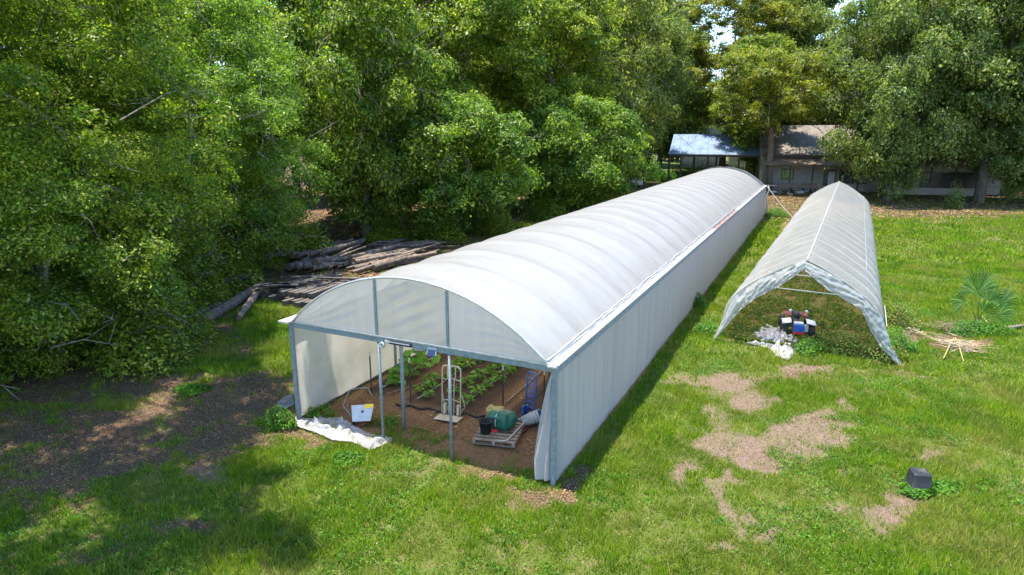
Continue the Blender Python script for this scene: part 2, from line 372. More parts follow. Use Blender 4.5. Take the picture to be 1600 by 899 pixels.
def axis(a0, a1, step, lo, hi, gr=1.25):
    xs = list(np.arange(a0, a1 + 1e-6, step)); s = step
    while xs[-1] < hi: s *= gr; xs.append(xs[-1] + s)
    s = step; L = []
    p = a0
    while p > lo: s *= gr; p -= s; L.append(p)
    return np.array(L[::-1] + xs)
gx = axis(-17, 22, .13, -900, 900, 1.12); gy = axis(5, 42, .13, -60, 1500, 1.10)
X, Y = np.meshgrid(gx, gy); xf, yf = X.ravel(), Y.ravel()
sand, lit, ins, t2, uu, vv = masks(xf, yf)
zg = (fbm(xf * .35, yf * .35, 2) - .5) * .10 + (fbm(xf * 1.7, yf * 1.7, 3) - .5) * .05 - .03
def soft_box(a, b, w, x): return sstep(a - w, a + w, x) * (1 - sstep(b - w, b + w, x))
bedm = np.maximum.reduce([soft_box(.30, 1.12, .10, uu), soft_box(1.66, 3.88, .12, uu), soft_box(4.45, 6.1, .12, uu)]) * soft_box(2.1, 44, .12, vv) * ins
zg = zg * (1 - .8 * ins) + bedm * .07
zg *= (1 - sstep(60, 120, np.hypot(xf, yf)))
nx, ny = len(gx), len(gy); ii = (np.arange(ny - 1)[:, None] * nx + np.arange(nx - 1)[None]).ravel()
F = np.stack([ii, ii + 1, ii + nx + 1, ii + nx], -1)
pink = sstep(.3, .7, fbm(xf * .3, yf * .3, 44))
m, n, l, b, o = new_mat('ground')
def attr(nm): a = n.new('ShaderNodeAttribute'); a.attribute_name = nm; return a.outputs['Fac']
fn = noise(n, l, 22, 8, .75); cn = noise(n, l, 2.2, 6, .65)
base = mix(n, l, fn, (.045, .072, .010), (.115, .140, .026))
base = mix(n, l, ramp(n, l, cn, [(.52, (0, 0, 0)), (.68, (1, 1, 1))]), base, (.16, .135, .06))
sandc = ramp(n, l, fn, [(.30, (.085, .056, .040)), (.5, (.160, .108, .080)), (.7, (.255, .185, .148))])
litc = ramp(n, l, fn, [(.30, (.045, .028, .017)), (.48, (.110, .066, .040)), (.62, (.20, .125, .08)), (.75, (.34, .24, .165))])
mulc = ramp(n, l, fn, [(.32, (.085, .045, .022)), (.5, (.19, .105, .052)), (.68, (.33, .21, .12))])
soil = ramp(n, l, fn, [(.35, (.045, .028, .020)), (.55, (.085, .052, .036)), (.72, (.17, .11, .075))])
weedc = ramp(n, l, fn, [(.3, (.06, .06, .018)), (.5, (.15, .12, .04)), (.7, (.26, .19, .08))])
c = mix(n, l, attr('lit'), base, litc); c = mix(n, l, attr('sand'), c, sandc); c = mix(n, l, attr('weed'), c, weedc)
c = mix(n, l, attr('mulch'), c, mulc); c = mix(n, l, attr('bed'), c, soil)
l.new(c, b.inputs['Base Color']); b.inputs['Roughness'].default_value = .95; b.inputs['Specular IOR Level'].default_value = .15
bump(n, l, b, fn, .8, .04); M['ground'] = m
far_green = sstep(90, 100, yf) * .0
me = np_mesh('ground', np.stack([xf, yf, zg], -1), F, m, True, dict(lit=lit, sand=sand, mulch=ins, weed=t2, bed=bedm))
tag(link('ground', me), 'grass and bare earth', None, None, 'structure')
def gz(x, y):
    x = np.asarray(x, float); y = np.asarray(y, float)
    return (fbm(x * .35, y * .35, 2) - .5) * .10 + (fbm(x * 1.7, y * 1.7, 3) - .5) * .05 - .03

# ------------------------------------------------------------------ grass, litter (nobody could count them)
RN = np.random.default_rng(11)
def scatter(n, y0, y1, xl=-.88, xr=.88, pad=2.0, ypow=1.0):
    y = y0 + (y1 - y0) * RN.random(n) ** ypow
    x = (xl + (xr - xl) * RN.random(n)) * (y + pad + 1.5)
    return x, y
def uniform_fan(dens, y0, y1, k=.86, pad=6.5):
    """points of even density over the wedge in front of the camera"""
    A = k * ((y1 + pad) ** 2 - (y0 + pad) ** 2); n = int(A * dens)
    y = np.sqrt((y0 + pad) ** 2 + RN.random(n) * ((y1 + pad) ** 2 - (y0 + pad) ** 2)) - pad
    x = (RN.random(n) * 2 - 1) * k * (y + pad)
    return x, y
def blades(name, x, y, h, w, mat, lean=.45, parent=None):
    n = len(x); a = RN.random(n) * 6.283; h = h * (.45 + .9 * RN.random(n)); w = w * (.6 + .7 * RN.random(n))
    z = gz(x, y) - .01; la = RN.random(n) * 6.283; ln = lean * h * RN.random(n) ** .6 * 1.6
    bx, by = np.cos(a) * w / 2, np.sin(a) * w / 2
    p0 = np.stack([x - bx, y - by, z], -1); p1 = np.stack([x + bx, y + by, z], -1)
    t = np.stack([x + np.cos(la) * ln, y + np.sin(la) * ln, z + h], -1)
    V = np.stack([p0, p1, t], 1).reshape(-1, 3); F = np.arange(3 * n).reshape(-1, 3)
    return link(name, np_mesh(name, V, F, mat), parent)
def in_shed(x, y, m=.0):
    u = (x - O2[0]) * DU[0] + (y - O2[1]) * DU[1]; v = (x - O2[0]) * DV[0] + (y - O2[1]) * DV[1]
    return (u > -.05 - m) & (u < 6.85 + m) & (v > .9) & (v < 46)
xs, ys = [], []
def keep_grass(x, y, tuft):
    d = grass_density(x, y)
    k = (RN.random(len(x)) < d / 1.5 * (.55 + .75 * (vn(x * tuft, y * tuft, 99) > .45))) & ~in_shed(x, y)
    return x[k], y[k], d[k]
x, y = uniform_fan(2300, 6.5, 17); x, y, d = keep_grass(x, y, 7)
hh = .035 + .11 * np.clip(d, 0, 1.2) * (.35 + .9 * fbm(x * .8, y * .8, 83))
go = blades('lawn_grass', x, y, hh, .016, M['grass']); tag(go, 'short green lawn grass around the greenhouse', 'grass', None, 'stuff')
x, y = uniform_fan(800, 17, 34); x, y, d = keep_grass(x, y, 5)
hh = .04 + .12 * np.clip(d, 0, 1.2) * (.35 + .9 * fbm(x * .8, y * .8, 83))
blades('lawn_grass_far', x, y, hh, .030, M['grass']).parent = go
x, y = uniform_fan(150, 34, 95); x, y, d = keep_grass(x, y, 3)
k = x > -12; x, y, d = x[k], y[k], d[k]
blades('lawn_grass_distant', x, y, .10 + .08 * d, .085, M['grass']).parent = go
x, y = uniform_fan(380, 6.5, 26); x, y, d = keep_grass(x, y, 2.2)
blades('lawn_tufts', x, y, .07 + .10 * np.clip(d, 0, 1.2) * (vn(x * 2, y * 2, 55) > .5), .017, M['lawn2'], .8).parent = go
# dry grass blades on bare ground
x, y = uniform_fan(420, 6.5, 26); s_, l_, i_, t_, u_, v_ = masks(x, y)
k = (RN.random(len(x)) < np.maximum.reduce([s_ * .7, t_ * .3, i_ * (v_ < 1.6) * .5, .24 + 0 * x])) & ~in_shed(x, y)
dg = blades('dry_grass', x[k], y[k], .05, .014, M['straw_grass'], 1.2); tag(dg, 'dry straw coloured grass on the bare sandy patches', 'grass', None, 'stuff')
def leaf_cards(name, x, y, z, s, mat, tilt=.35, asp=.5, parent=None):
    n = len(x); a = RN.random(n) * 6.283; s = s * (.6 + .8 * RN.random(n))
    ax = np.stack([np.cos(a), np.sin(a), (RN.random(n) - .5) * tilt * 2], -1); bx = np.stack([-np.sin(a), np.cos(a), (RN.random(n) - .5) * tilt * 2], -1)
    c = np.stack([x, y, z], -1); L = s[:, None]; Wd = (s * asp)[:, None]
    V = np.stack([c - ax * L / 2, c + bx * Wd / 2, c + ax * L / 2, c - bx * Wd / 2], 1).reshape(-1, 3)
    return link(name, np_mesh(name, V, np.arange(4 * n).reshape(-1, 4), mat), parent)
x, y = uniform_fan(900, 6.5, 30); s_, l_, i_, t_, u_, v_ = masks(x, y)
k = (RN.random(len(x)) < np.maximum(l_ * 1.0, .035)) & ~in_shed(x, y)
x, y = x[k], y[k]
lo = leaf_cards('leaf_litter', x, y, gz(x, y) + .015 + .03 * RN.random(len(x)), .036, M['litter']); tag(lo, 'dead brown leaves scattered under the oaks', 'leaf litter', None, 'stuff')
x, y = uniform_fan(40, 30, 85); s_, l_, i_, t_, u_, v_ = masks(x, y)
k = (RN.random(len(x)) < l_ * .9) & ~in_shed(x, y); x, y = x[k], y[k]
leaf_cards('leaf_litter_far', x, y, gz(x, y) + .04, .2, M['litter']).parent = lo
# mulch chips inside
u = RN.random(9000) * 6.6 + .1; v = .9 + RN.random(9000) ** 1.5 * 14; q = O2[None] + DU[None] * u[:, None] + DV[None] * v[:, None]
M['chips'] = leaf_mat('mulch_chips', [(0, (.09, .04, .015)), (.5, (.24, .12, .05)), (.9, (.38, .23, .11)), (1, (.5, .38, .22))], .05, 1.5, .7)
mu = leaf_cards('mulch', q[:, 0], q[:, 1], np.full(9000, .03), .05, M['chips']); tag(mu, 'orange brown wood mulch on the greenhouse floor', 'mulch', None, 'stuff')

# ------------------------------------------------------------------ GREENHOUSE (large)
WG, LG, HG = 6.8, 46.0, 2.55
A0, A1, RISE = .10, 6.62, 1.36
def arch_z(u):
    c = (A0 + A1) / 2; hw = (A1 - A0) / 2; R = (hw * hw + RISE * RISE) / (2 * RISE)
    return HG + .02 + RISE - R + math.sqrt(max(R * R - (u - c) ** 2, 0))
def gh(u, v, z=0.0): return (u, v, z)
house_loc = (O2[0], O2[1], 0)
GH = thing('greenhouse', 'long white film covered greenhouse with an arched roof and open front', 'greenhouse', house_loc, YAW)
rnd = random.Random(4)
NB = 26; bow = LG / NB
# roof film: hoops stand proud, film sags a little between them
NV = NB * 8; NU = 56; P = []
for j in range(NV + 1):
    v = LG * j / NV; ph = (j % 8) / 8.0; row = []
    sag = .058 * math.sin(math.pi * ph) ** .42
    for i in range(NU + 1):
        t = i / NU; u = A0 + (A1 - A0) * t
        wr = .012 * (float(vn(u * 1.3 + 7, v * .9, 3)) - .5) * 2 + .02 * (float(vn(u * 5 + 7, v * .35, 4)) - .5) * max(0, 1 - min(t, 1 - t) * 5)
        ripple = .02 * max(0, 1 - v / 1.6) * math.sin(u * 9 + v * 5) * (.3 + float(vn(u * 2, v * 2, 8)))
        z = arch_z(u) - sag * (.5 + .5 * math.sin(math.pi * t)) + wr * .6 + ripple * .5
        row.append(gh(u, v - .03, z + .03))
    P.append(row)
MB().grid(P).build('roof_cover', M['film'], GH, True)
for u, nm in ((.0, 'corner_post'), (6.78, 'corner_post')):
    MB().bar((u, 0, -.1), (u, 0, HG - .02), .09, .09).build(nm, M['galv'], GH, bevel=.008)
for u in (2.55, 4.38):
    MB().tube([(u, .02, -.1), (u, .02, HG - .03)], .034, 10).build('front_post', M['galv'], GH, True)
    MB().bar((u, -.01, HG + .03), (u, -.01, arch_z(u) - .02), .06, .05).build('gable_upright', M['galv'], GH)
MB().tube([(2.62, .75, -.1), (2.62, .75, HG - .1)], .045, 10).build('inner_post', M['galv'], GH, True)
for v in [4 + 4.2 * k for k in range(10)]:
    MB().bar((.02, v, -.1), (.02, v, HG - .05), .06, .06).build('side_post', M['galv'], GH)
    MB().bar((6.72, v, -.1), (6.72, v, HG - .05), .05, .05).build('side_post', M['galv'], GH)
MB().bar((-.06, 0, HG - .05), (6.84, 0, HG - .05), .07, .12).build('front_beam', M['galv'], GH, bevel=.006)
MB().bar((-.1, -.04, HG + .035), (6.84, -.04, HG + .035), .05, .03).build('beam_channel', M['galv_light'], GH)
# arches
def arch_pts(v, dz=0, n=26): return [(A0 + (A1 - A0) * i / n, v, arch_z(A0 + (A1 - A0) * i / n) + dz) for i in range(n + 1)]
MB().tube(arch_pts(-.035, .035), .028, 8).build('front_arch', M['galv_light'], GH, True)
for k in range(1, NB + 1):
    MB().tube(arch_pts(k * bow, -.015, 18), .02, 6).build('hoop', M['galv'], GH, True)
for u in (1.6, 3.36, 5.1): MB().tube([(u, 0, arch_z(u) - .06), (u, LG, arch_z(u) - .06)], .016, 6).build('purlin', M['galv'], GH, True)
# gable film in three bays
def gable(u0, u1, mat, amp, seed, v=-.012, zmax=None):
    P = []; nn = 30
    for j in range(nn + 1):
        row = []; s = j / nn
        for i in range(nn + 1):
            t = i / nn; u = u0 + (u1 - u0) * t; zb = HG + .05; zt = max(arch_z(u) + .01, zb + .005)
            z = zb + (zt - zb) * s
            w = amp * (float(vn(t * 3 + s * 5 + seed, s * 6 - t * 4, seed)) - .5) * math.sin(math.pi * t) ** .5 * math.sin(math.pi * min(max(s, .02), .98)) ** .4
            w += amp * .5 * math.sin((s * 3 - t * 2 + seed) * 9) * math.sin(math.pi * t) ** 1.2 * math.sin(math.pi * s)
            row.append((u, v + w, z))
        P.append(row)
    return MB().grid(P).build('gable_panel', mat, GH, True)
gable(A0, 2.53, M['gable'], .03, 1); gable(2.57, 4.36, M['gable_mid'], .07, 2); gable(4.40, A1, M['gable'], .03, 3)
# side walls of cloth, hanging in shallow vertical waves
def side_wall(u, name, mat, amp, ztop, bulge):
    P = []; n = 460
    for j in range(12 + 1):
        s = j / 12; row = []
        for i in range(n + 1):
            v = LG * i / n
            w = amp * math.sin(v * 9 + 6 * float(vn(v * .7, 1, 3))) * (1 - s) + .06 * (float(vn(v * 1.3, s * 1.5, 9)) - .5) * math.sin(math.pi * s)
            row.append((u + w + bulge * math.sin(math.pi * s), v, .0 + (ztop + .0) * s + (.03 * float(vn(v * 3, 0, 5)) if j == 0 else 0)))
        P.append(row)
    return MB().grid(P).build(name, mat, GH, True)
side_wall(6.80, 'side_wall', M['wall_cloth'], .008, HG - .10, .02)
side_wall(-.02, 'side_wall', M['wall_in'], .02, HG - .04, -.02)
for v in (7.4, 15.2, 23, 31, 39): MB().bar((6.835, v, .05), (6.83, v, HG - .15), .02, .02).build('cloth_seam', M['grey_pl'], GH)
# rails and boards along the eaves
MB().bar((6.81, -.02, HG - .08), (6.81, LG, HG - .08), .05, .12).build('eave_rail', M['galv'], GH)
MB().bar((6.745, -.1, HG + .01), (6.745, 19.5, HG + .01), .19, .035).build('eave_board', M['gutter'], GH)
MB().bar((6.745, 19.5, HG + .00), (6.745, 27.5, HG + .00), .19, .03).build('eave_board', M['rot_board'], GH)
MB().bar((6.745, 27.5, HG + .01), (6.745, LG, HG + .01), .19, .035).build('eave_board', M['gutter'], GH)
mb = MB(); mb.tube([(6.635 + .008 * rnd.uniform(-1, 1), LG * i / 90, HG + .05 + .012 * rnd.uniform(-1, 1)) for i in range(91)], .028, 6); mb.build('clamp_rail', M['galv_light'], GH, True)
mb = MB(); mb.tube([(6.60 + .02 * rnd.uniform(-1, 1), LG * i / 140, HG + .075 + .02 * rnd.uniform(0, 1)) for i in range(141)], [.02 + .02 * rnd.random() for _ in range(141)], 6); mb.build('rolled_film_edge', M['tarp'], GH, True)
MB().bar((-.03, -.22, HG + .05), (-.03, LG, HG + .03), .30, .04).build('eave_board', M['gutter'], GH)
MB().bar((-.02, -.02, HG - .02), (-.02, LG, HG - .02), .05, .10).build('eave_rail', M['galv'], GH)
MB().bar((.0, .0, .04), (.0, 46, .04), .05, .08).build('base_board', M['dark_wood'], GH)
# grey end cloth: lies over the last bay and hangs down the rear
P = []
for j in range(9):
    s_ = j / 8; row = []
    for i in range(41):
        t = i / 40; u = A0 + (A1 - A0) * t; v0_ = LG - .2 - 2.4 * max(0, t - .35) ** 1.2; v = v0_ + (LG + 1.0 - v0_) * s_
        row.append((u, v, arch_z(u) + .07 - .45 * max(0, v - LG) * t + .05 * (float(vn(u * 4, v * 4, 6)) - .5)))
    P.append(row)
MB().grid(P).build('end_cover', M['mesh_dark'], GH, True)
P = [[(A0 + (A1 - A0) * i / 30, LG + .01, (arch_z(A0 + (A1 - A0) * i / 30)) * (1 - j / 8) + .02) for i in range(31)] for j in range(9)]
MB().grid(P).build('rear_wall', M['gable'], GH, True)
mb = MB(); mb.tube([(6.95 + .06 * math.sin(k * .9), LG + .15, HG - .05 - k * .17) for k in range(15)], [.05 + .05 * (k / 14) ** 2 + .015 * (k % 2) for k in range(15)], 9); mb.build('gathered_curtain', M['tarp'], GH, True)
# door curtain bundled behind the right front post
P = []; nz, nt_ = 34, 44
for j in range(nz + 1):
    s = j / nz; z = 2.28 * (1 - s) + .10; row = []
    wid = .06 + .42 * s ** .8 if s < .85 else .06 + .42 * s ** .8 * (1 - .25 * (s - .85) / .15)
    for i in range(nt_ + 1):
        t = i / nt_; a = t * 2 * math.pi
        fold = .035 * math.sin(a * 5 + s * 3) * (.3 + s) + .03 * (float(vn(t * 9, s * 5, 12)) - .5)
        row.append((6.74 - wid / 2 * (1 - math.cos(a)) * .98 + fold * .4, .10 + math.sin(a) * (.07 + .12 * s) + fold, z))
    P.append(row)
MB().grid(P).build('door_curtain', M['tarp'], GH, True)
# things clipped on the front beam
def beam_item(name, label, cat, u, fn):
    t = thing(name, label, cat, tuple(G(u, -.06, HG - .05)), YAW); fn(t); return t
def solar(t):
    MB().box((0, -.02, -.08), (.20, .015, .14), (math.radians(-25), 0, 0)).build('panel_face', M['panel'], t)
    MB().box((0, .005, -.04), (.22, .02, .17), (math.radians(-25), 0, 0)).build('panel_frame', M['grey_pl'], t)
beam_item('solar_panel', 'small dark blue solar panel clipped under the front beam of the greenhouse', 'solar panel', 4.0, solar)
def reel(t):
    mb = MB(); R = Matrix.Rotation(math.pi / 2, 3, 'X'); mb.lathe([(.035, -.03), (.07, -.03), (.07, .03), (.035, .03), (.035, -.03)], 16, (0, -.02, -.09), R); mb.build('ring', M['galv_light'], t, True)
    MB().box((.14, 0, .0), (.12, .05, .06)).build('clamp', M['gutter'], t)
beam_item('pulley', 'round metal pulley hanging below the front beam beside the left upright', 'pulley', 2.72, reel)
def lightbar(t):
    MB().box((0, 0, 0), (.62, .04, .085)).build('housing', M['black_pl'], t, bevel=.01)
    MB().box((0, -.024, .01), (.56, .006, .02)).build('strip', M['white_pl'], t)
beam_item('light_bar', 'long black bar clamped to the front beam between the two uprights', 'bar', 3.17, lightbar)

# ------------------------------------------------------------------ second tunnel
T2a = inv(gp(1256, 560)); T2Y = YAW - math.atan2(1.25, 35)
T2 = thing('hoop_tunnel', 'smaller ridged tunnel of worn translucent film, open at the front', 'greenhouse', tuple(G(10.86, 11.2)), T2Y)
PR = [(0, 2.98), (.5, 2.76), (1.0, 2.48), (1.5, 2.16), (1.9, 1.86), (2.2, 1.52), (2.36, 1.15), (2.46, .75), (2.52, .35), (2.56, .06)]
def prof(s):   # s -1..1 along the section
    a = abs(s) * (len(PR) - 1); i = min(int(a), len(PR) - 2); f = a - i
    x = PR[i][0] * (1 - f) + PR[i + 1][0] * f; z = PR[i][1] * (1 - f) + PR[i + 1][1] * f
    return (math.copysign(x, s), z)
LT = 35.0; NBT = 22; NT = NBT * 10; P = []
for j in range(NT + 1):
    v = LT * j / NT; row = []; ph = (j % 10) / 10
    rise = 1 + .03 * v / LT
    for i in range(61):
        s = -1 + 2 * i / 60; x, z = prof(s)
        sg = .06 * math.sin(math.pi * ph) ** .7 * math.sin(math.pi * min(abs(s) * 1.1, 1)); k = math.hypot(x, z) + 1e-6
        w = .03 * (float(vn(s * 9 + 20, v * 1.4, 15)) - .5); wz = .085 * (float(vn(s * 2.2 + 20, v * 3.1 - abs(s) * 2, 25)) - .5) * min(abs(s) * 6, 1)
        if abs(s) > .8: w += .07 * (float(vn(v * 1.2, s * 3, 16)) - .5) * (abs(s) - .8) * 5
        lift = .22 * float(vn(v * .5, 3.3, 17)) if abs(s) > .97 else 0
        row.append((x * (1 - sg * .4) + w * (1 if s > 0 else -1), v, z * rise - sg * .8 + lift + wz))
    P.append(row)
MB().grid(P).build('film_cover', M['t2film'], T2, True)
mb = MB()
for j in range(NT + 1):
    v = LT * j / NT
mb.grid([[(dx, LT * j / NT, 2.98 * (1 + .03 * j / NT) + .025 - abs(dx) * .35 + .01 * math.sin(j * 2.1)) for dx in (-.022, 0, .022)] for j in range(NT + 1)]).build('ridge_tape', M['seam'], T2, True)
mb = MB(); x0_, z0_ = prof(.42)
mb.grid([[(x0_ + dx, LT * j / NT, z0_ * (1 + .03 * j / NT) + .02 - dx * .6) for dx in (-.012, .012)] for j in range(30, NT + 1)]).build('seam_tape', M['seam'], T2, True)
for k in range(NBT + 1):
    v = .15 + (LT - .3) * k / NBT
    MB().tube([(prof(-1 + 2 * i / 24)[0] * .985, v, prof(-1 + 2 * i / 24)[1] - .035) for i in range(25)], .017, 6).build('hoop', M['white_pl'], T2, True)
for z, v in ((1.92, .3), (2.30, .9)):
    w = 1.72 if z < 2 else 1.2
    MB().tube([(-w, v, z), (w, v, z - .04)], .016, 6).build('crossbar', M['white_paint'], T2, True)
# loose front flap (inner and outer edge surveyed on the opening)
lf_o = [(1113, 530), (1148, 464), (1186, 438), (1222, 423), (1257, 408)]; lf_i = [(1116, 531), (1157, 484), (1180, 467), (1216, 449), (1258, 421)]
rt_o = [(1257, 408), (1304, 432), (1348, 464), (1378, 496), (1393, 540), (1413, 577)]; rt_i = [(1258, 424), (1297, 456), (1346, 484), (1362, 520), (1380, 548), (1411, 578)]
def flap(outer, inner, seed, depth):
    def samp(L, t):
        a = t * (len(L) - 1); i = min(int(a), len(L) - 2); f = a - i
        f2 = f; return [L[i][k] * (1 - f2) + L[i + 1][k] * f2 for k in (0, 1)]
    P = []; nn = 90
    for j in range(15):
        s = j / 14; row = []
        for i in range(nn + 1):
            t = i / nn; a = samp(outer, t); b_ = samp(inner, t)
            u, z = on_v(a[0] * (1 - s) + b_[0] * s, a[1] * (1 - s) + b_[1] * s, 11.0 - depth * math.sin(s * math.pi * .6))
            w = .10 * (float(vn(t * 16 + s * 5 + seed, s * 3.5 - t * 6, seed)) - .5) + .07 * (float(vn(t * 44 + seed, s * 7 + t * 20, seed + 2)) - .5)
            p = G(u, 11.1 - depth * math.sin(s * math.pi * .6) + w, max(z, .0)); row.append(p)
        P.append(row)
    return P
Minv = (Matrix.Translation(T2.location) @ Matrix.Rotation(T2Y, 4, 'Z')).inverted()
for oo, ii_, sd_ in ((lf_o, lf_i, 3), (rt_o, rt_i, 7)):
    P = [[Minv @ p for p in r] for r in flap(oo, ii_, sd_, .22)]
    MB().grid(P).build('front_flap', M['t2flap'], T2, True)
    MB().tube([p for p in P[-1]], .013, 6).build('flap_hem', M['tarp'], T2, True)
mb = MB(); mb.tube([(2.56, 2.2, .55), (2.53, 4.3, .75)], .012, 6); mb.build('loose_pipe', M['white_paint'], T2, True)
# guy lines between the two
e1 = G(6.85, 45.9, 2.5); e2 = gp(1249, 352); g1 = MB().tube([e1, (e1 + e2) / 2 - Vector((0, 0, .1)), e2], .013, 5).build('guy_rope', M['white_paint'], None, True)
tag(g1, 'long pale guy rope from the greenhouse rear corner down to the grass', 'rope')
e3 = gp(1217, 295) + Vector((.2, 0, .3)); g2 = MB().tube([e1 + Vector((0, 0, .1)), e3], .013, 5).build('guy_rope', M['white_paint'], None, True)
tag(g2, 'short pale guy rope from the greenhouse rear corner toward the house', 'rope')

# ------------------------------------------------------------------ plastic sheets on the ground
def sheet(name, label, far, near, amp, seed, mat, nn=190, mm=90, base=.03):
    F_ = [gp(*p) for p in far]; N_ = [gp(*p) for p in near]
    def samp(L, t):
        a = t * (len(L) - 1); i = min(int(a), len(L) - 2); return L[i].lerp(L[i + 1], a - i)
    P = []
    for j in range(mm + 1):
        s = j / mm; row = []
        for i in range(nn + 1):
            t = i / nn; p = samp(F_, t).lerp(samp(N_, t), s)
            e = min(1, 5 * min(s, 1 - s)) * min(1, 9 * min(t, 1 - t)); e = max(e, .0)
            x, y = p.x * 2.2, p.y * 2.2
            wx_, wy_ = float(fbm(x * .7 + seed, y * .7, seed)) * 4, float(fbm(x * .7, y * .7 + seed, seed + 3)) * 4
            tri = lambda q: abs((q % 1.0) - .5) * 2
            f_ = .42 * tri(x * .55 + wx_ * .9) + .28 * tri(y * 1.0 - x * .5 + wy_) + .20 * tri(x * .9 + y * .8 + wx_ * 1.2) + .08 * tri(y * 1.9 - x * 1.3 + wy_ * 1.5)
            z = base + amp * f_ * f_ * (.12 + .88 * e) * (.4 + 1.2 * float(vn(x * .6, y * .6, seed + 7)))
            row.append((p.x + .05 * (float(vn(x * 3, y * 3, 40)) - .5), p.y + .05 * (float(vn(x * 3, y * 3, 41)) - .5), z))
        P.append(row)
    c = sum((gp(*p) for p in far + near), Vector()) / (len(far) + len(near))
    P = [[(p[0] - c.x, p[1] - c.y, p[2]) for p in r] for r in P]
    o = MB().grid(P).build(name, mat, None, True); o.location = (c.x, c.y, 0)
    return tag(o, label, 'plastic sheet')
sheet('plastic_sheet', 'crumpled dirty white plastic sheet on the grass below the left front post', [(461, 653), (492, 656), (530, 655), (549, 664), (578, 680), (614, 686)], [(463, 668), (500, 680), (520, 690), (550, 692), (578, 706), (611, 692)], .26, 3, M['tarp'])
sheet('plastic_sheet', 'heap of bunched white plastic film lying at the mouth of the small tunnel', [(1166, 530), (1182, 517), (1198, 508), (1215, 513), (1235, 525), (1249, 532)], [(1168, 538), (1185, 542), (1203, 548), (1212, 558), (1232, 564), (1250, 548)], .30, 9, M['tarp'])
sheet('plastic_sheet', 'flat grey plastic scrap on the bare ground left of the greenhouse', [(432, 630), (445, 622), (456, 618)], [(438, 640), (448, 640), (460, 634)], .04, 5, M['t2film'], 20, 12)

# ------------------------------------------------------------------ inside the greenhouse
def leafy_plant_mesh(name, n, R, H, ls, mat, seed, droop=.4, asp=.45):
    r = np.random.default_rng(seed); Vs = []
    for i in range(n):
        a = r.random() * 6.283; h = H * (.3 + .7 * r.random()); rr = R * (.15 + .5 * r.random())
        c = np.array([math.cos(a) * rr, math.sin(a) * rr, h]); L = ls * (.7 + .6 * r.random()); d = np.array([math.cos(a), math.sin(a), .25 - droop * r.random()]); d /= np.linalg.norm(d)
        sd_ = np.cross(d, [0, 0, 1]); sd_ /= np.linalg.norm(sd_); w = L * asp / 2; mid = c + d * L * .45 + np.array([0, 0, .1 * L]); tip = c + d * L - np.array([0, 0, droop * L * .5])
        Vs += [c, mid + sd_ * w, tip, mid - sd_ * w]
    return np_mesh(name, np.array(Vs), np.arange(4 * n).reshape(-1, 4), mat)
def stem_mesh(name, H, mat, r=.006): return MB().tube([(0, 0, -.02), (.01, 0, H * .5), (0, .01, H)], [r, r * .8, r * .5], 5).mesh(name, mat)
crop = [(745, 525), (790, 495), (832, 463), (870, 440), (910, 412), (935, 387), (750, 455), (798, 432), (843, 410), (872, 383), (750, 388), (727, 375), (790, 362), (695, 402), (607, 447), (697, 488),
        (565, 480), (597, 503), (545, 420), (573, 392), (612, 468), (672, 432), (700, 375), (820, 352), (960, 365)]
st_me = stem_mesh('stem', .2, M['leaf_crop']); lf_me = [leafy_plant_mesh('leaves', 34, .15, .27, .15, M['leaf_crop'], s) for s in (1, 2, 3)]
plants = []
for i, (cx, cy) in enumerate(crop):
    p = gp(430 + cx / 2.498, 420 + (cy + 12) / 2.498)
    wh = 'behind the white spreader' if cx < 640 else 'near the cream hand truck' if cx < 780 else 'between the two hand trucks'; lab = 'leafy green pepper seedling in dark soil ' + wh
    t = thing('pepper_plant', lab, 'plant', (p.x, p.y, .07), rnd.uniform(0, 6), 'seedlings ' + wh)
    s = rnd.uniform(.85, 1.2) * (1.0 if i < 15 else .8); t.scale = (s, s, s)
    link('stem', st_me, t); link('leaves', lf_me[i % 3], t)
# more rows further back
RL = ['left bed beside the left cloth wall', 'left row of the middle bed', 'centre row of the middle bed', 'right row of the middle bed', 'left row of the right bed', 'right row of the right bed']
for row, u in enumerate((.7, 2.0, 2.7, 3.4, 5.0, 5.7)):
    for k in range(9):
        v = 9.5 + k * 1.3 + rnd.uniform(-.15, .15); p = G(u + rnd.uniform(-.1, .1), v)
        t = thing('pepper_plant', 'small green seedling far back in the ' + RL[row], 'plant', (p.x, p.y, .07), rnd.uniform(0, 6), 'seedlings in the ' + RL[row])
        link('stem', st_me, t); link('leaves', lf_me[k % 3], t)
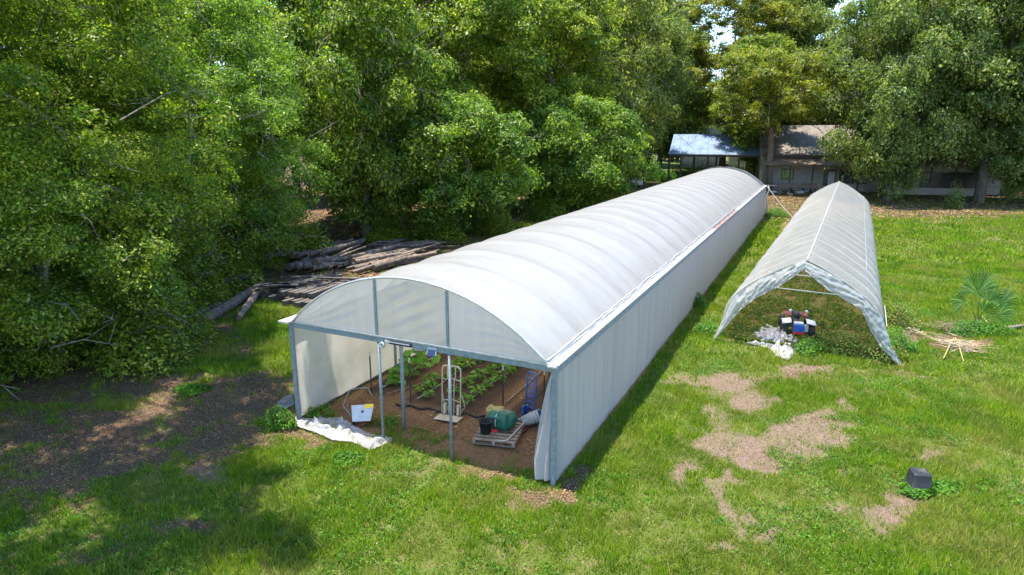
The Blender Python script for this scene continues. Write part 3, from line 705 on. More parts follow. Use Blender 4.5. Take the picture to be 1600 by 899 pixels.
# big climbing squash
sq = gp(622, 606); SQ = thing('squash_vine', 'tall squash plant with big pale green leaves climbing behind the left uprights', 'plant', (sq.x, sq.y, .05))
r = np.random.default_rng(8); Vs = []; Fs = []; u0, v0 = inv(sq)
pathpx = [(618, 600), (622, 585), (628, 570), (640, 562), (652, 556), (664, 556), (678, 553)]
pts = []
for i, (a, b_) in enumerate(pathpx):
    u, z = on_v(a, b_, v0 + .12 * i); pts.append(G(u, v0 + .12 * i, max(z, .1)) - SQ.location)
MB().tube([(0, 0, 0)] + pts, .014, 6).build('stem', M['leaf_crop'], SQ, True)
for i in range(46):
    a = r.random() * (len(pts) - 1); k = int(a); c = np.array(pts[k].lerp(pts[k + 1], a - k)) + (r.random(3) - .5) * np.array([.55, .5, .5])
    c[2] = max(c[2], .1); R = .085 + .09 * r.random(); nrm = np.array([(r.random() - .5) * .9, -.35 + (r.random() - .5) * .8, .9]); nrm /= np.linalg.norm(nrm)
    t1 = np.cross(nrm, [1, 0, 0]); t1 /= np.linalg.norm(t1); t2_ = np.cross(nrm, t1); a0 = r.random() * 6.28; b0 = len(Vs); Vs.append(c)
    for q in range(10):
        th_ = a0 + q * .628; rr = R * (1 - .22 * (q % 2)) * (.4 if q == 0 else 1); Vs.append(c + (t1 * math.cos(th_) + t2_ * math.sin(th_)) * rr + nrm * (.25 * R))
    Fs += [(b0, b0 + 1 + q, b0 + 1 + (q + 1) % 10) for q in range(10)]
link('leaves', np_mesh('leaves', np.array(Vs), np.array(Fs), M['leaf_crop'], True), SQ)
c = pts[4] + Vector((.05, -.1, .28)); P = [[(c.x - .12 + .06 * i, c.y + .02 * math.sin(i * 2 + j), c.z - .03 * j + .02 * math.sin(i * 3)) for i in range(6)] for j in range(5)]
wr = MB().grid(P).build('cloth_strip', M['tarp'], None, True, solid=.004); wr.location = SQ.location; tag(wr, 'white cloth strips tied above the squash leaves under the beam', 'cloth')
# stakes
for (x0_, y0_, y1_, lab) in ((581, 616, 548, 'thin dark metal stake behind the white spreader'), (642, 630, 558, 'dark stake with pale top beside the climbing squash'),
                             (786, 632, 570, 'dark stake with white top right behind the green bundle'), (850, 628, 578, 'dark stake with white top right of the blue hand truck'),
                             (703, 610, 563, 'pale topped stake behind the cream hand truck'), (858, 600, 570, 'short dark stake nearest the right cloth wall')):
    p = gp(x0_, y0_); h = (y0_ - y1_) * (p.y * CT + CAM_H * ST) / 1000. * 1.03
    t = thing('garden_stake', lab, 'stake', tuple(p), 0, 'stakes standing in the beds')
    MB().bar((0, 0, -.1), (.0, 0, h - .12), .035, .02).build('shaft', M['steel'], t); MB().bar((0, 0, h - .12), (0, 0, h), .038, .024).build('tip', M['white_paint'], t)
# drip lines
for k, (u, a, b_) in enumerate(((2.0, 2.2, 20), (2.65, 2.2, 20), (3.3, 2.2, 20), (4.75, 1.9, 20), (5.25, 1.9, 20), (5.75, 1.9, 20), (.7, 2.4, 20))):
    L = [G(u + .04 * math.sin(i * .9 + k), a + (b_ - a) * i / 40, .10) for i in range(41)]
    o_ = MB().tube(L, .011, 5).build('drip_hose', M['black_pl'] if k % 2 else M['grey_pl'], None, True)
    tag(o_, 'thin irrigation hose laid along the crop rows in the greenhouse', 'hose', 'drip hoses along the beds')
mb = MB(); L = [gp(620 + i * 4.6, 632 + 16 * (i / 24) + 1.5 * math.sin(i), .03) for i in range(31)]; mb.tube(L, .03, 6); o_ = mb.build('rolled_fabric', M['black_pl'], None, True); tag(o_, 'black rolled ground fabric along the front edge of the middle bed', 'ground fabric')
for (ax_, ay_, bx_, by_) in ((604, 616, 690, 590), (790, 630, 852, 576)):
    o_ = MB().bar(gp(ax_, ay_, .06), gp(bx_, by_, .06), .04, .03).build('timber_strip', M['log_pale'], None); tag(o_, 'pale timber edging strip running along the %s crop bed' % ('left' if ax_ < 700 else 'right'), 'timber')
# hand trucks
def hand_truck(name, label, loc, rz, mat, W_, H_, lean, cream):
    t = thing(name, label, 'hand truck', loc, 0, None, Euler((math.radians(lean), 0, rz)))
    w = W_ / 2
    MB().tube(rounded([(-w, 0, .05), (-w, 0, H_), (w, 0, H_), (w, 0, .05)], .12, 6), .019, 8).build('frame', mat, t, True)
    if cream:
        MB().tube([(-w * .3, 0, .05), (-w * .3, 0, H_ * .72), (-w * .45, 0, H_ * .82), (-w * .4, 0, H_)], .014, 7).build('upright_bar', mat, t, True)
        MB().tube([(w * .3, 0, .05), (w * .3, 0, H_ * .72), (w * .45, 0, H_ * .82), (w * .4, 0, H_)], .014, 7).build('upright_bar', mat, t, True)
        for z in (.30, .72): MB().tube([(-w, 0, H_ * z), (0, .07, H_ * z + .02), (w, 0, H_ * z)], .013, 7).build('crossbar', mat, t, True)
        for s in (-1, 1):
            MB().tube([(s * w, 0, H_ * .5), (s * w * 1.15, .22, .22), (s * w, 0, .08)], .013, 7).build('brace', mat, t, True)
            MB().box((s * w * .72, .03, .17), (.05, .10, .26)).build('bracket', mat, t)
        MB().box((0, -.17, .01), (W_ + .14, .36, .018)).build('toe_plate', mat, t, bevel=.004)
    else:
        for s in (-.33, .33): MB().tube([(s * w * 2 * .5, 0, .05), (s * w * 2 * .5, 0, H_ * .95)], .010, 7).build('upright_bar', mat, t, True)
        for k in range(7): MB().tube([(-w, 0, H_ * (.16 + .115 * k)), (w, 0, H_ * (.16 + .115 * k))], .009, 6).build('crossbar', mat, t, True)
        MB().box((0, -.12, .01), (W_ + .06, .24, .015)).build('toe_plate', mat, t)
        for s in (-1, 1): MB().box((s * (w + .05), .07, .17), (.07, .2, .28)).build('wheel_guard', mat, t, bevel=.02)
    for s in (-1, 1):
        R = Matrix.Rotation(math.pi / 2, 3, 'Y'); wh = MB().lathe([(.05, -.028), (.115, -.03), (.12, 0), (.115, .03), (.05, .028)], 18, (s * (w - .05 if cream else w + .04), .16, .12), R).build('wheel', M['rubber'], t, True)
        MB().lathe([(.0, -.02), (.05, -.026), (.05, .026), (0, .02)], 12, (s * (w - .05 if cream else w + .04), .16, .12), R).build('rim', mat, wh, True)
    return t
a = gp(705, 652); hand_truck('hand_truck', 'tall cream painted hand truck with rounded handle standing by the middle bed', (a.x, a.y, .03), YAW + .12, M['cream'], .50, 1.30, -4, True)
a = gp(826, 658); hand_truck('hand_truck', 'blue painted hand truck standing beside the right front curtain', (a.x, a.y, .03), YAW - .35, M['blue'], .30, 1.22, -6, False)
# pallet and what lies on it
pc = gp(779, 690); pc2 = gp(770, 684)
PL = thing('pallet', 'old wooden pallet lying on the mulch near the greenhouse front', 'pallet', (-.30, 13.75, .02), YAW + .22)
for k in range(7): MB().box((0, -.48 + .16 * k, .13), (1.0, .10, .02)).build('deck_board', M['pallet'], PL)
for k in range(3): MB().box((-.46 + .46 * k, 0, .075), (.07, 1.06, .085)).build('stringer', M['pallet'], PL)
for k in range(3): MB().box((0, -.46 + .46 * k, .02), (1.0, .10, .02)).build('bottom_board', M['pallet'], PL)
def on_pallet(x, y, z=.145):
    c, s = math.cos(YAW + .22), math.sin(YAW + .22); return (-.30 + c * x - s * y, 13.75 + s * x + c * y, z)
def blob(name, mat, parent, c, R, seed, amp=.18, n=20, power=.7):
    P = []
    for j in range(n + 1):
        row = []; a = -math.pi / 2 + math.pi * j / n
        for i in range(2 * n + 1):
            b_ = 2 * math.pi * i / (2 * n); ca = math.copysign(abs(math.cos(a)) ** power, math.cos(a)); f = lambda q: math.copysign(abs(q) ** power, q)
            k = 1 + amp * (float(vn(3 + 2 * math.cos(b_) * ca * 1.5, 3 + 2 * math.sin(b_) * ca + 2 * a, seed)) - .5) * 2
            row.append((c[0] + R[0] * ca * f(math.cos(b_)) * k, c[1] + R[1] * ca * f(math.sin(b_)) * k, c[2] + R[2] * f(math.sin(a)) * k))
        P.append(row)
    return MB().grid(P).build(name, mat, parent, True)
BG = thing('tarp_bundle', 'dark green tarp bundle tied with a pale strap on the pallet', 'bundle', on_pallet(-.02, .26), YAW + .1)
blob('wrap', M['green_tarp'], BG, (0, 0, .20), (.36, .25, .21), 5); 
MB().tube([(-.05, .25 * math.cos(a) * 1.04, .2 + .215 * math.sin(a) * 1.04) for a in [k * math.pi / 10 for k in range(21)]], .014, 6).build('strap', M['white_paint'], BG, True)
blob('straw', M['straw'], BG, (-.16, .10, .35), (.20, .14, .09), 8, .3)
BK = thing('bucket', 'black plastic bucket standing on the near left corner of the pallet', 'bucket', on_pallet(-.28, -.18), 0)
MB().lathe([(0, .01), (.115, .01), (.15, .30), (.162, .30), (.162, .32), (.142, .32), (.11, .03), (0, .03)], 24).build('pail', M['black_pl'], BK, True)
MB().tube([(-.16, 0, .31), (-.19, -.03, .35), (-.14, .08, .40), (0, .14, .40)], .012, 6).build('handle', M['black_pl'], BK, True)
for k, (dx, nm) in enumerate(((0, 'outer'), (.10, 'inner'))): pass
BS = thing('stacked_buckets', 'grey plastic buckets nested together lying against the blue hand truck', 'buckets', on_pallet(.40, .55, .17), 0, None, Euler((0, math.radians(78), YAW + .75)))
for k in range(3): MB().lathe([(0, .02 + .07 * k), (.11, .02 + .07 * k), (.145, .28 + .07 * k), (.158, .28 + .07 * k), (.158, .30 + .07 * k), (.138, .30 + .07 * k), (.1, .05 + .07 * k)], 22).build('pail', M['grey_pl'], BS, True)
LP = thing('loppers', 'red handled garden loppers lying on the pallet beside the black bucket', 'loppers', on_pallet(-.02, -.06, .165), YAW + .25)
for s in (-1, 1):
    MB().tube([(-.22, s * .05, 0), (0, s * .03, .01)], .02, 8).build('grip', M['red'], LP, True); MB().tube([(0, s * .03, .01), (.22, s * .004, .01)], .009, 6).build('arm', M['steel'], LP, True)
MB().box((.29, 0, .01), (.14, .04, .01)).build('blade', M['steel'], LP)
PP = MB().tube(rounded([on_pallet(.08, -.50, .17), on_pallet(.30, -.47, .17), on_pallet(.47, .30, .20), on_pallet(.50, .52, .2)], .08), .018, 7).build('bent_pipe', M['gutter'], None, True)
tag(PP, 'bent pale pipe lying along the right edge of the pallet', 'pipe')
MS = thing('steel_posts', 'dark red steel posts lying on the mulch right of the pallet', 'posts', tuple(G(0, 0)), YAW)
ua, va = inv(gp(787, 699)); ub, vb = inv(gp(828, 664))
for k in range(2): MB().bar((ua + .06 * k, va + .02 * k, .04), (ub + .06 * k, vb - .05 * k, .05), .05, .04).build('post', M['maroon'], MS)
# spreader
sp = gp(566, 664); SP = thing('spreader', 'white broadcast spreader with a yellow sticker tipped beside the plastic sheet', 'spreader', (sp.x, sp.y, 0), .15)
mb = MB(); mb.add([(-.22, -.14, .16), (.22, -.16, .16), (.30, .16, .46), (-.26, .18, .46), (-.18, .04, .10), (.2, .02, .10), (.24, .30, .34), (-.2, .32, .34)],
                  [(0, 1, 2, 3), (4, 7, 6, 5), (0, 4, 5, 1), (1, 5, 6, 2), (2, 6, 7, 3), (3, 7, 4, 0)]); mb.build('hopper', M['white_pl'], SP, bevel=.02)
MB().add([(.06, .075, .386), (.26, .085, .396), (.285, .155, .468), (.08, .155, .468)], [(0, 1, 2, 3)]).build('sticker', M['yellow'], SP, solid=.004)
MB().box((.02, .02, .34), (.05, .04, .03), (.7, 0, 0)).build('dial', M['black_pl'], SP)
R = Matrix.Rotation(math.pi / 2, 3, 'Y')
for s in (-1, 1):
    w_ = MB().lathe([(.04, -.02), (.10, -.025), (.10, .025), (.04, .02)], 16, (s * .2, .05, .10), R).build('wheel', M['black_pl'], SP, True); MB().lathe([(0, -.015), (.04, -.02), (.04, .02), (0, .015)], 12, (s * .2, .05, .10), R).build('hub', M['white_pl'], w_, True)
MB().tube(rounded([(-.2, .1, .12), (-.5, .55, .30), (-.35, .95, .55), (.1, .95, .58), (.22, .6, .5)], .1), .012, 6).build('handle', M['galv'], SP, True)
MB().tube([(-.3, -.25, .06), (0, -.2, .08), (.15, -.1, .1)], .015, 6).build('frame_tube', M['maroon'], SP, True)

# ------------------------------------------------------------------ small things on the lawn
bx = gp(1434, 762); BXT = thing('plastic_tub', 'black square plastic tub turned upside down on the lawn', 'tub', (bx.x, bx.y, 0), -.2); BXT.scale = (.9, .9, .95)
def sq_prof(hw, z, r=.05, n=5):
    L = []
    for cx_, cy_, a0 in ((1, 1, 0), (-1, 1, 1), (-1, -1, 2), (1, -1, 3)):
        for k in range(n + 1): a = (a0 + k / n) * math.pi / 2; L.append((cx_ * (hw - r) + r * math.cos(a), cy_ * (hw - r) + r * math.sin(a), z))
    return L
def ringmesh(rings, cap_top=True):
    n = len(rings[0]); vs = [p for q in rings for p in q]; fs = [(i * n + k, i * n + (k + 1) % n, (i + 1) * n + (k + 1) % n, (i + 1) * n + k) for i in range(len(rings) - 1) for k in range(n)]
    if cap_top: fs.append(tuple((len(rings) - 1) * n + k for k in range(n)))
    return MB().add(vs, fs)
ringmesh([sq_prof(.225, -.02), sq_prof(.225, .04), sq_prof(.205, .05), sq_prof(.185, .34, .05), sq_prof(.172, .375, .05), sq_prof(.15, .385, .05), sq_prof(.145, .375, .05)]).build('body', M['black_pl'], BXT, True)
ringmesh([sq_prof(.05, .372, .02), sq_prof(.046, .383, .02)]).build('knob', M['rubber'], BXT)

# quad bike
at = gp(1243, 521); Q = thing('quad_bike', 'small quad bike with blue box parked in weeds inside the tunnel', 'quad bike', (at.x, at.y, 0), -.30)
R = Matrix.Rotation(math.pi / 2, 3, 'Y')
for sx in (-1, 1):
    for y_ in (-.35, .55):
        mb = MB(); mb.lathe([(.10, -.09), (.20, -.10), (.235, -.07), (.245, 0), (.235, .07), (.20, .10), (.10, .09)], 20, (sx * .43, y_, .24), R)
        for k in range(12):
            a = k * math.pi / 6; mb.box((sx * .43, y_ + .245 * math.cos(a), .24 + .245 * math.sin(a)), (.17, .03, .03), (a, 0, 0))
        w_ = mb.build('wheel', M['rubber'], Q, False); MB().lathe([(0, -.06), (.10, -.085), (.10, .085), (0, .06)], 14, (sx * .43, y_, .24), R).build('rim', M['steel'], w_, True)
    MB().grid([[(sx * (.24 + .10 * i), -.62 + .12 * j, .56 + .07 * math.sin(math.pi * j / 5) - .02 * i) for i in range(4)] for j in range(6)]).build('fender', M['white_pl'] if sx > 0 else M['white_paint'], Q, True, solid=.015)
    MB().tube([(sx * .05, -.12, .70), (sx * .22, -.08, .84), (sx * .36, .02, .86)], .014, 7).build('handlebar', M['steel'], Q, True)
    MB().tube([(sx * .34, .0, .86), (sx * .46, .05, .87)], .022, 7).build('grip', M['black_pl'], Q, True)
    MB().lathe([(0, 0), (.04, 0), (.055, .05), (0, .06)], 14, (sx * .26, -.16, .85), Matrix.Rotation(-math.pi / 2, 3, 'X')).build('mirror', M['white_pl'], Q, True)
MB().box((0, .1, .42), (.34, 1.0, .22), None, .8).build('body', M['steel'], Q, bevel=.03)
MB().box((0, -.50, .36), (.34, .24, .26), None, 1.0).build('storage_box', M['blue'], Q, bevel=.02)
MB().box((0, -.48, .52), (.30, .20, .05)).build('box_lid', M['white_pl'], Q, bevel=.01)
MB().box((0, -.56, .18), (.36, .10, .10)).build('bumper', M['red'], Q, bevel=.01)
MB().box((.25, -.5, .36), (.13, .1, .24)).build('side_panel', M['grey_pl'], Q, bevel=.01)
MB().box((0, .42, .60), (.26, .6, .12), None, .85).build('seat', M['black_pl'], Q, bevel=.03)
for s in (-1, 1): MB().box((s * .26, .02, .66), (.14, .26, .05)).build('fairing', M['maroon'], Q, bevel=.01)
for s in (-1, 1): MB().box((s * .26, .55, .58), (.26, .42, .03)).build('rear_fender', M['maroon'], Q, bevel=.01)
MB().lathe([(0, 0), (.03, .0), (.05, .18), (.02, .26), (0, .26)], 12, (0, -.22, .58)).build('steering_column', M['black_pl'], Q, True)

# palm: fan leaves on stalks
pm = gp(1527, 512); PM = thing('palm', 'young fan palm with dark green leaves standing on the right lawn', 'palm', (pm.x, pm.y, 0)); PM.scale = (1.15, 1.15, 1.55)
def fan(name, base, tip, dirn, R_, spread, seed, parent, mat, fold=.10, nb=22):
    base, tip = Vector(base), Vector(tip); d = Vector(dirn).normalized(); rr = random.Random(seed)
    side = d.cross(Vector((0, -1, .2))).normalized(); mb = MB()
    for k in range(nb):
        a = (-spread + 2 * spread * k / (nb - 1)); dd = (d * math.cos(a) + side * math.sin(a)).normalized(); L = R_ * (.85 + .2 * rr.random()) * (1 - .12 * abs(a) / spread)
        w = R_ * spread / nb * .42; sd_ = (side * math.cos(a) - d * math.sin(a)).normalized(); nrm = dd.cross(sd_)
        p0 = tip; p1 = tip + dd * L * .55 + nrm * fold * ((k % 2) - .5) * .2; p2 = tip + dd * L * .8 - Vector((0, 0, .03)); p3 = tip + dd * L + Vector((0, 0, -.10 - .1 * rr.random())) * R_ / .7
        wv = sd_ * w
        mb.add([p0, p1 + wv, p2 + wv * .6, p3, p2 - wv * .6, p1 - wv, p1 + nrm * .012, p2 + nrm * .01], [(0, 6, 1), (0, 5, 6), (6, 7, 2, 1), (5, 4, 7, 6), (7, 3, 2), (4, 3, 7)])
    o_ = mb.build(name, mat, parent)
    MB().tube([base, base.lerp(tip, .6) + Vector((0, 0, .05)), tip], .016, 6).build('stalk', M['leaf_crop'] if mat is M['palm'] else M['dry'], o_, True)
    return o_
fan('fan_leaf', (0, 0, .1), (-.22, -.05, .85), (-.10, 0, 1), .85, 1.5, 1, PM, M['palm'], nb=26)
fan('fan_leaf', (0, 0, .1), (.25, .1, .62), (.35, .2, .8), .75, 1.5, 2, PM, M['palm'])
fan('fan_leaf', (0, 0, .1), (.60, .05, .55), (1, 0, -.15), .8, 1.3, 3, PM, M['palm'])
fan('fan_leaf', (0, 0, .1), (-.10, -.25, .45), (.3, -.7, .5), .55, 1.4, 4, PM, M['palm'])
fan('fan_leaf', (0, 0, .1), (.35, -.25, .35), (.8, -.6, .1), .55, 1.2, 5, PM, M['palm'])
fan('fan_leaf', (0, 0, .1), (-.42, .1, .60), (-.9, .3, .1), .5, 1.0, 6, PM, M['palm'], nb=12)
MB().tube([(0, 0, -.05), (0, 0, .2)], [.11, .08], 10, jit=.1, rnd=rnd).build('trunk', M['bark'], PM, True)
def twig_pile(name, label, cat, c, R_, n, L_, mat, seed, h=.12, rot=None):
    rr = random.Random(seed); mb = MB()
    for k in range(n):
        a = (rot if rot is not None else 0) + rr.gauss(0, .5 if rot is not None else 3); x, y = rr.gauss(0, R_[0] / 2), rr.gauss(0, R_[1] / 2); z = .03 + rr.random() * h; L = L_ * rr.uniform(.5, 1.2)
        d = Vector((math.cos(a), math.sin(a), rr.uniform(-.15, .15))); p = Vector((x, y, z)); s_ = d.cross(Vector((0, 0, 1))).normalized() * rr.uniform(.008, .02)
        mb.add([p - d * L / 2, p + s_, p + d * L / 2, p - s_], [(0, 1, 2, 3)])
    o_ = mb.build(name, mat, None); o_.location = c; return tag(o_, label, cat)
twig_pile('dead_fronds', 'heap of dry pinkish palm fronds in front of the palm', 'fronds', gp(1500, 543), (.6, .7), 220, .6, M['dry'], 3, .16, -.6)
twig_pile('dead_fronds', 'brown dead palm thatch left behind the dry frond heap', 'fronds', gp(1484, 517), (.5, .5), 120, .45, simple('brown_thatch', (.09, .055, .035), (.2, .13, .09), 9, .8), 4, .25)
twig_pile('dry_twigs', 'small pile of pale dry twigs on the lawn left of the palm', 'twigs', gp(1432, 520), (.25, .9), 60, .35, M['dry'], 5, .06, 1.3)
for a_, b_, lb in (((1490, 532), (1474, 562), 'long pale frond stalk lying left in the frond heap'), ((1492, 532), (1505, 566), 'long pale frond stalk lying right in the frond heap'), ((1532, 496), (1550, 520), 'yellow green frond stalk leaning below the palm')):
    p, q = gp(*a_), gp(*b_); o_ = MB().tube([p + Vector((0, 0, .1)), p.lerp(q, .5) + Vector((0, 0, .12)), q + Vector((0, 0, .03))], .018, 6).build('frond_stalk', M['straw'], None, True); tag(o_, lb, 'stalk')
o_ = MB().tube([gp(1562, 514, .06), gp(1580, 512, .09), gp(1605, 508, .08)], [.09, .07, .05], 8, jit=.15, rnd=rnd).build('fallen_branch', M['log_pale'], None, True); tag(o_, 'grey brown fallen branch at the right of the palm', 'branch')

# bushes of weeds
def bush(label, p, R_, H_, n, ls, mat, seed, name='weed_bush', cat='bush'):
    r = np.random.default_rng(seed); a = r.random(n) * 6.283; q = r.random(n) ** .5; el = r.random(n)
    k = 1 + .35 * np.sin(a * 3 + seed) * .6; x = np.cos(a) * R_[0] * q * k; y = np.sin(a) * R_[1] * q * k; z = H_ * el * np.sqrt(np.maximum(1 - q * q, .05)) * (.6 + .8 * vn(x * 3 + 9, y * 3 + 9, seed)) + .02
    nr = np.stack([x / R_[0] * .6 + (r.random(n) - .5) * 1.3, y / R_[1] * .6 + (r.random(n) - .5) * 1.3, .5 + r.random(n)], -1)
    return leaves_obj(name, np.stack([x, y, z], -1), nr, ls, mat, r), p, label, cat
def leaf_quads(C, N, ls, r, asp=.5, droop=.0):
    n = len(C); N = N / np.linalg.norm(N, axis=1, keepdims=True); A = r.normal(size=(n, 3)); A[:, 2] -= droop
    A -= N * (A * N).sum(1, keepdims=True); A /= np.linalg.norm(A, axis=1, keepdims=True); B = np.cross(N, A)
    s = (ls * (.6 + .8 * r.random(n)))[:, None]; w = s * asp
    return np.stack([C - A * s / 2, C + B * w / 2 + N * s * .08, C + A * s / 2, C - B * w / 2 + N * s * .08], 1).reshape(-1, 3)
def leaves_obj(name, C, N, ls, mat, r, **k):
    V = leaf_quads(C, N, ls, r, **k); return np_mesh(name, V, np.arange(len(V)).reshape(-1, 4), mat)
def put_bush(*a, group=None, **k):
    me, p, label, cat = bush(*a, **k); o_ = link(k.get('name', 'weed_bush'), me, None, (p.x, p.y, 0)); return tag(o_, label, cat, group)
put_bush('bright green leafy weed clump at the foot of the left front post', gp(438, 666), (.40, .30), .62, 800, .075, M['leaf_weed_green'], 3)
put_bush('small weeds growing inside along the left cloth wall', gp(497, 650), (.5, .3), .35, 600, .06, M['leaf_weed_green'], 4)
put_bush('grass clump growing at the foot of the left inner upright', gp(606, 664), (.35, .25), .35, 500, .06, M['leaf_weed_green'], 5)
wb = [('dark green weed bush at the mouth of the tunnel, right side', gp(1325, 548), (.9, .7), .75), ('leafy weed bush against the right tunnel flap', gp(1372, 560), (.7, .7), .85), ('tall weeds outside the right foot of the tunnel', gp(1400, 545), (.5, .6), .7),
      ('small green weed clump left of the tunnel mouth', gp(1108, 518), (.5, .5), .35), ('bushy weeds along the right edge of the tunnel', gp(1396, 500), (.6, 1.2), .6), ('green weed clump just behind the black tub', gp(1462, 765), (.6, .25), .12),
      ('small creeping weeds in front of the black tub', gp(1438, 774), (.35, .12), .14), ('low green clump right of the bunched film heap', gp(1262, 552), (.5, .4), .4), ('green weeds around the foot of the palm', gp(1530, 520), (1.1, .6), .45), ('weed clump by the far rear corner of the greenhouse', gp(1213, 338), (1.0, 1.0), .7),
      ('low weeds against the greenhouse right wall', gp(1090, 478), (.3, .6), .5), ('green sprouts on the shaded lawn left of the greenhouse', gp(300, 612), (.5, .3), .16), ('pale green broad weed tuft on the left lawn', gp(545, 720), (.4, .3), .15)]
for k, (lb, p, R_, H_) in enumerate(wb): put_bush(lb, p, R_, H_, int(1500 * R_[0] * R_[1] * 2 + 500), .08, M['leaf_weed_green'] if k not in (0, 1, 4) else M['leaf_weed'], 20 + k)
# olive brown weed cover under the tunnel
n_ = 52000; u = 8.5 + RN.random(n_) * 4.9; v = 11.2 + RN.random(n_) ** 1.6 * 34; q = O2[None] + DU[None] * (u + (v - 11) * .035)[:, None] + DV[None] * v[:, None]
hz = .04 + .17 * fbm(q[:, 0] * 1.1, q[:, 1] * 1.1, 61) * RN.random(n_); kk = fbm(q[:, 0] * 1.6, q[:, 1] * 1.6, 63) > .40
C_ = np.stack([q[:, 0], q[:, 1], hz], -1)[kk]; N_ = RN.normal(size=C_.shape); N_[:, 2] += 1.3
wo = link('tunnel_weeds', leaves_obj('tunnel_weeds', C_, N_, .11, M['leaf_weed'], RN, asp=.45)); tag(wo, 'olive and rust coloured weeds covering the tunnel floor', 'weeds', None, 'stuff')
# broad-leaved weeds through the lawn
x, y = uniform_fan(60, 7, 30); d = grass_density(x, y); k = (d > .5) & (fbm(x * .7, y * .7, 90) > .54); x, y = x[k], y[k]
x = np.repeat(x, 6) + RN.normal(0, .07, len(x) * 6); y = np.repeat(y, 6) + RN.normal(0, .07, len(y) * 6); C_ = np.stack([x, y, gz(x, y) + .03 + .05 * RN.random(len(x))], -1); N_ = RN.normal(size=C_.shape) * .5; N_[:, 2] += 1
wo = link('lawn_weeds', leaves_obj('lawn_weeds', C_, N_, .055, M['leaf_weed_green'], RN)); tag(wo, 'broad leaved green weeds spread through the lawn', 'weeds', None, 'stuff')

# ------------------------------------------------------------------ logs and timber
LOGM = [M['log'], M['log_pale'], M['bark'], M['tie']]
def log(p, q, r0, r1, label, group, mat, seed, name='log', cat='log'):
    rr = random.Random(seed); p, q = Vector(p), Vector(q); n = 9; pts = []; rs = []
    for i in range(n + 1):
        t = i / n; pts.append(p.lerp(q, t) - p + Vector((rr.gauss(0, 1), rr.gauss(0, 1), rr.gauss(0, .6))) * r0 * .12); rs.append((r0 + (r1 - r0) * t) * rr.uniform(.93, 1.07))
    t = thing(name, label, cat, tuple(p), 0, group)
    MB().tube(pts, rs, 10, False, .05, rr).build('bark', mat, t, True)
    d = (pts[-1] - pts[0]).normalized()
    for e, rr_ in ((0, rs[0]), (-1, rs[-1])):
        x_ = d.cross(Vector((0, 0, 1))).normalized(); y_ = x_.cross(d); c_ = pts[e]
        ring = [c_ + (x_ * math.cos(a) + y_ * math.sin(a)) * rr_ * .97 + d * (.004 if e else -.004) for a in [k * .6283 for k in range(10)]]
        MB().add(ring, [tuple(range(10))]).build('cut_end', M['log_end'], t)
    return t
log(gp(316, 502, .2), gp(402, 452, .2), .20, .25, 'thick weathered log nearest the camera at the left', None, M['log'], 1)
log(gp(372, 498, .1), gp(408, 448, .30), .10, .19, 'log with peeling bark leaning right of the thick weathered log', None, M['log_pale'], 2)
log(gp(303, 492, .14), gp(352, 474, .14), .15, .15, 'dark short log behind the thick weathered log under the branches', None, M['log'], 3)
log(gp(348, 440, .4), gp(385, 432, .4), .2, .2, 'round log lying behind the sleeper stack under the leaves', None, M['log'], 4)
def bar_thing(p, q, w, h, label, group, mat, name, cat):
    p, q = Vector(p), Vector(q); o_ = MB().bar((0, 0, 0), q - p, w, h).build(name, mat, None, bevel=.008); o_.location = p; return tag(o_, label, cat, group)
rnd = random.Random(21); ax = Vector((DV[0], DV[1], 0)); sx_ = Vector((DU[0], DU[1], 0))
b0 = gp(408, 468)
for lay in range(2):
    for k in range(9 - lay):
        a = rnd.gauss(0, .05); d = (ax * math.cos(a) + sx_ * math.sin(a)); p = b0 + sx_ * (.33 * k + .12 * lay + rnd.uniform(-.04, .04)) + ax * (rnd.uniform(-.3, .3) + .3 * lay) + Vector((0, 0, .12 + .23 * lay))
        p += ax * -.02 * k
        bar_thing(p, p + d * rnd.uniform(2.4, 3.4), .23, .2, 'grey weathered timber sleeper in the stack nearest the greenhouse', 'weathered sleepers in the low stack', M['tie'], 'timber_sleeper', 'timber')
for k in range(7):
    p = b0 + sx_ * rnd.uniform(-.2, 2.4) + ax * rnd.uniform(.2, 2.2) + Vector((0, 0, .58)); a = rnd.gauss(.9, .25)
    bar_thing(p, p + (ax * math.cos(a) + sx_ * math.sin(a)) * rnd.uniform(1.4, 2.6) * (1 if k % 2 else -1), .2, .08, 'loose grey board lying across the sleeper stack', 'loose boards across the sleeper stack', M['tie'], 'board', 'timber')
# long pole pile
for k in range(46):
    f = k / 45; base = gp(462 + 118 * rnd.random(), 433 - 14 * rnd.random()); lay = rnd.random() * .36
    p = base + ax * rnd.uniform(-.2, 1.6) + Vector((0, 0, .10 + .75 * lay)) + sx_ * -.8 * lay; a = rnd.gauss(.10, .14); L = rnd.uniform(2.5, 5.5); r_ = rnd.choice((.05, .06, .08, .11, .14))
    log(p, p + (ax * math.cos(a) + sx_ * math.sin(a)) * L + Vector((0, 0, rnd.uniform(-.2, .25))), r_ * 1.1, r_ * .8, ('thick' if r_ > .1 else 'thin' if r_ < .07 else 'medium') + ' pole in the tangled wood pile behind the sleeper stack', 'poles in the wood pile', rnd.choice(LOGM[:2]), 100 + k, 'pole', 'pole')
for k in range(9):
    p = gp(448 + 9 * k, 402 - k, .15 + .5 * rnd.random()); a = rnd.gauss(-.15, .08)
    log(p, p + (ax * math.cos(a) + sx_ * math.sin(a)) * 4.5, .13, .12, 'reddish log in the rear row of the wood pile under the trees', 'logs in the rear row', M['log'], 200 + k)
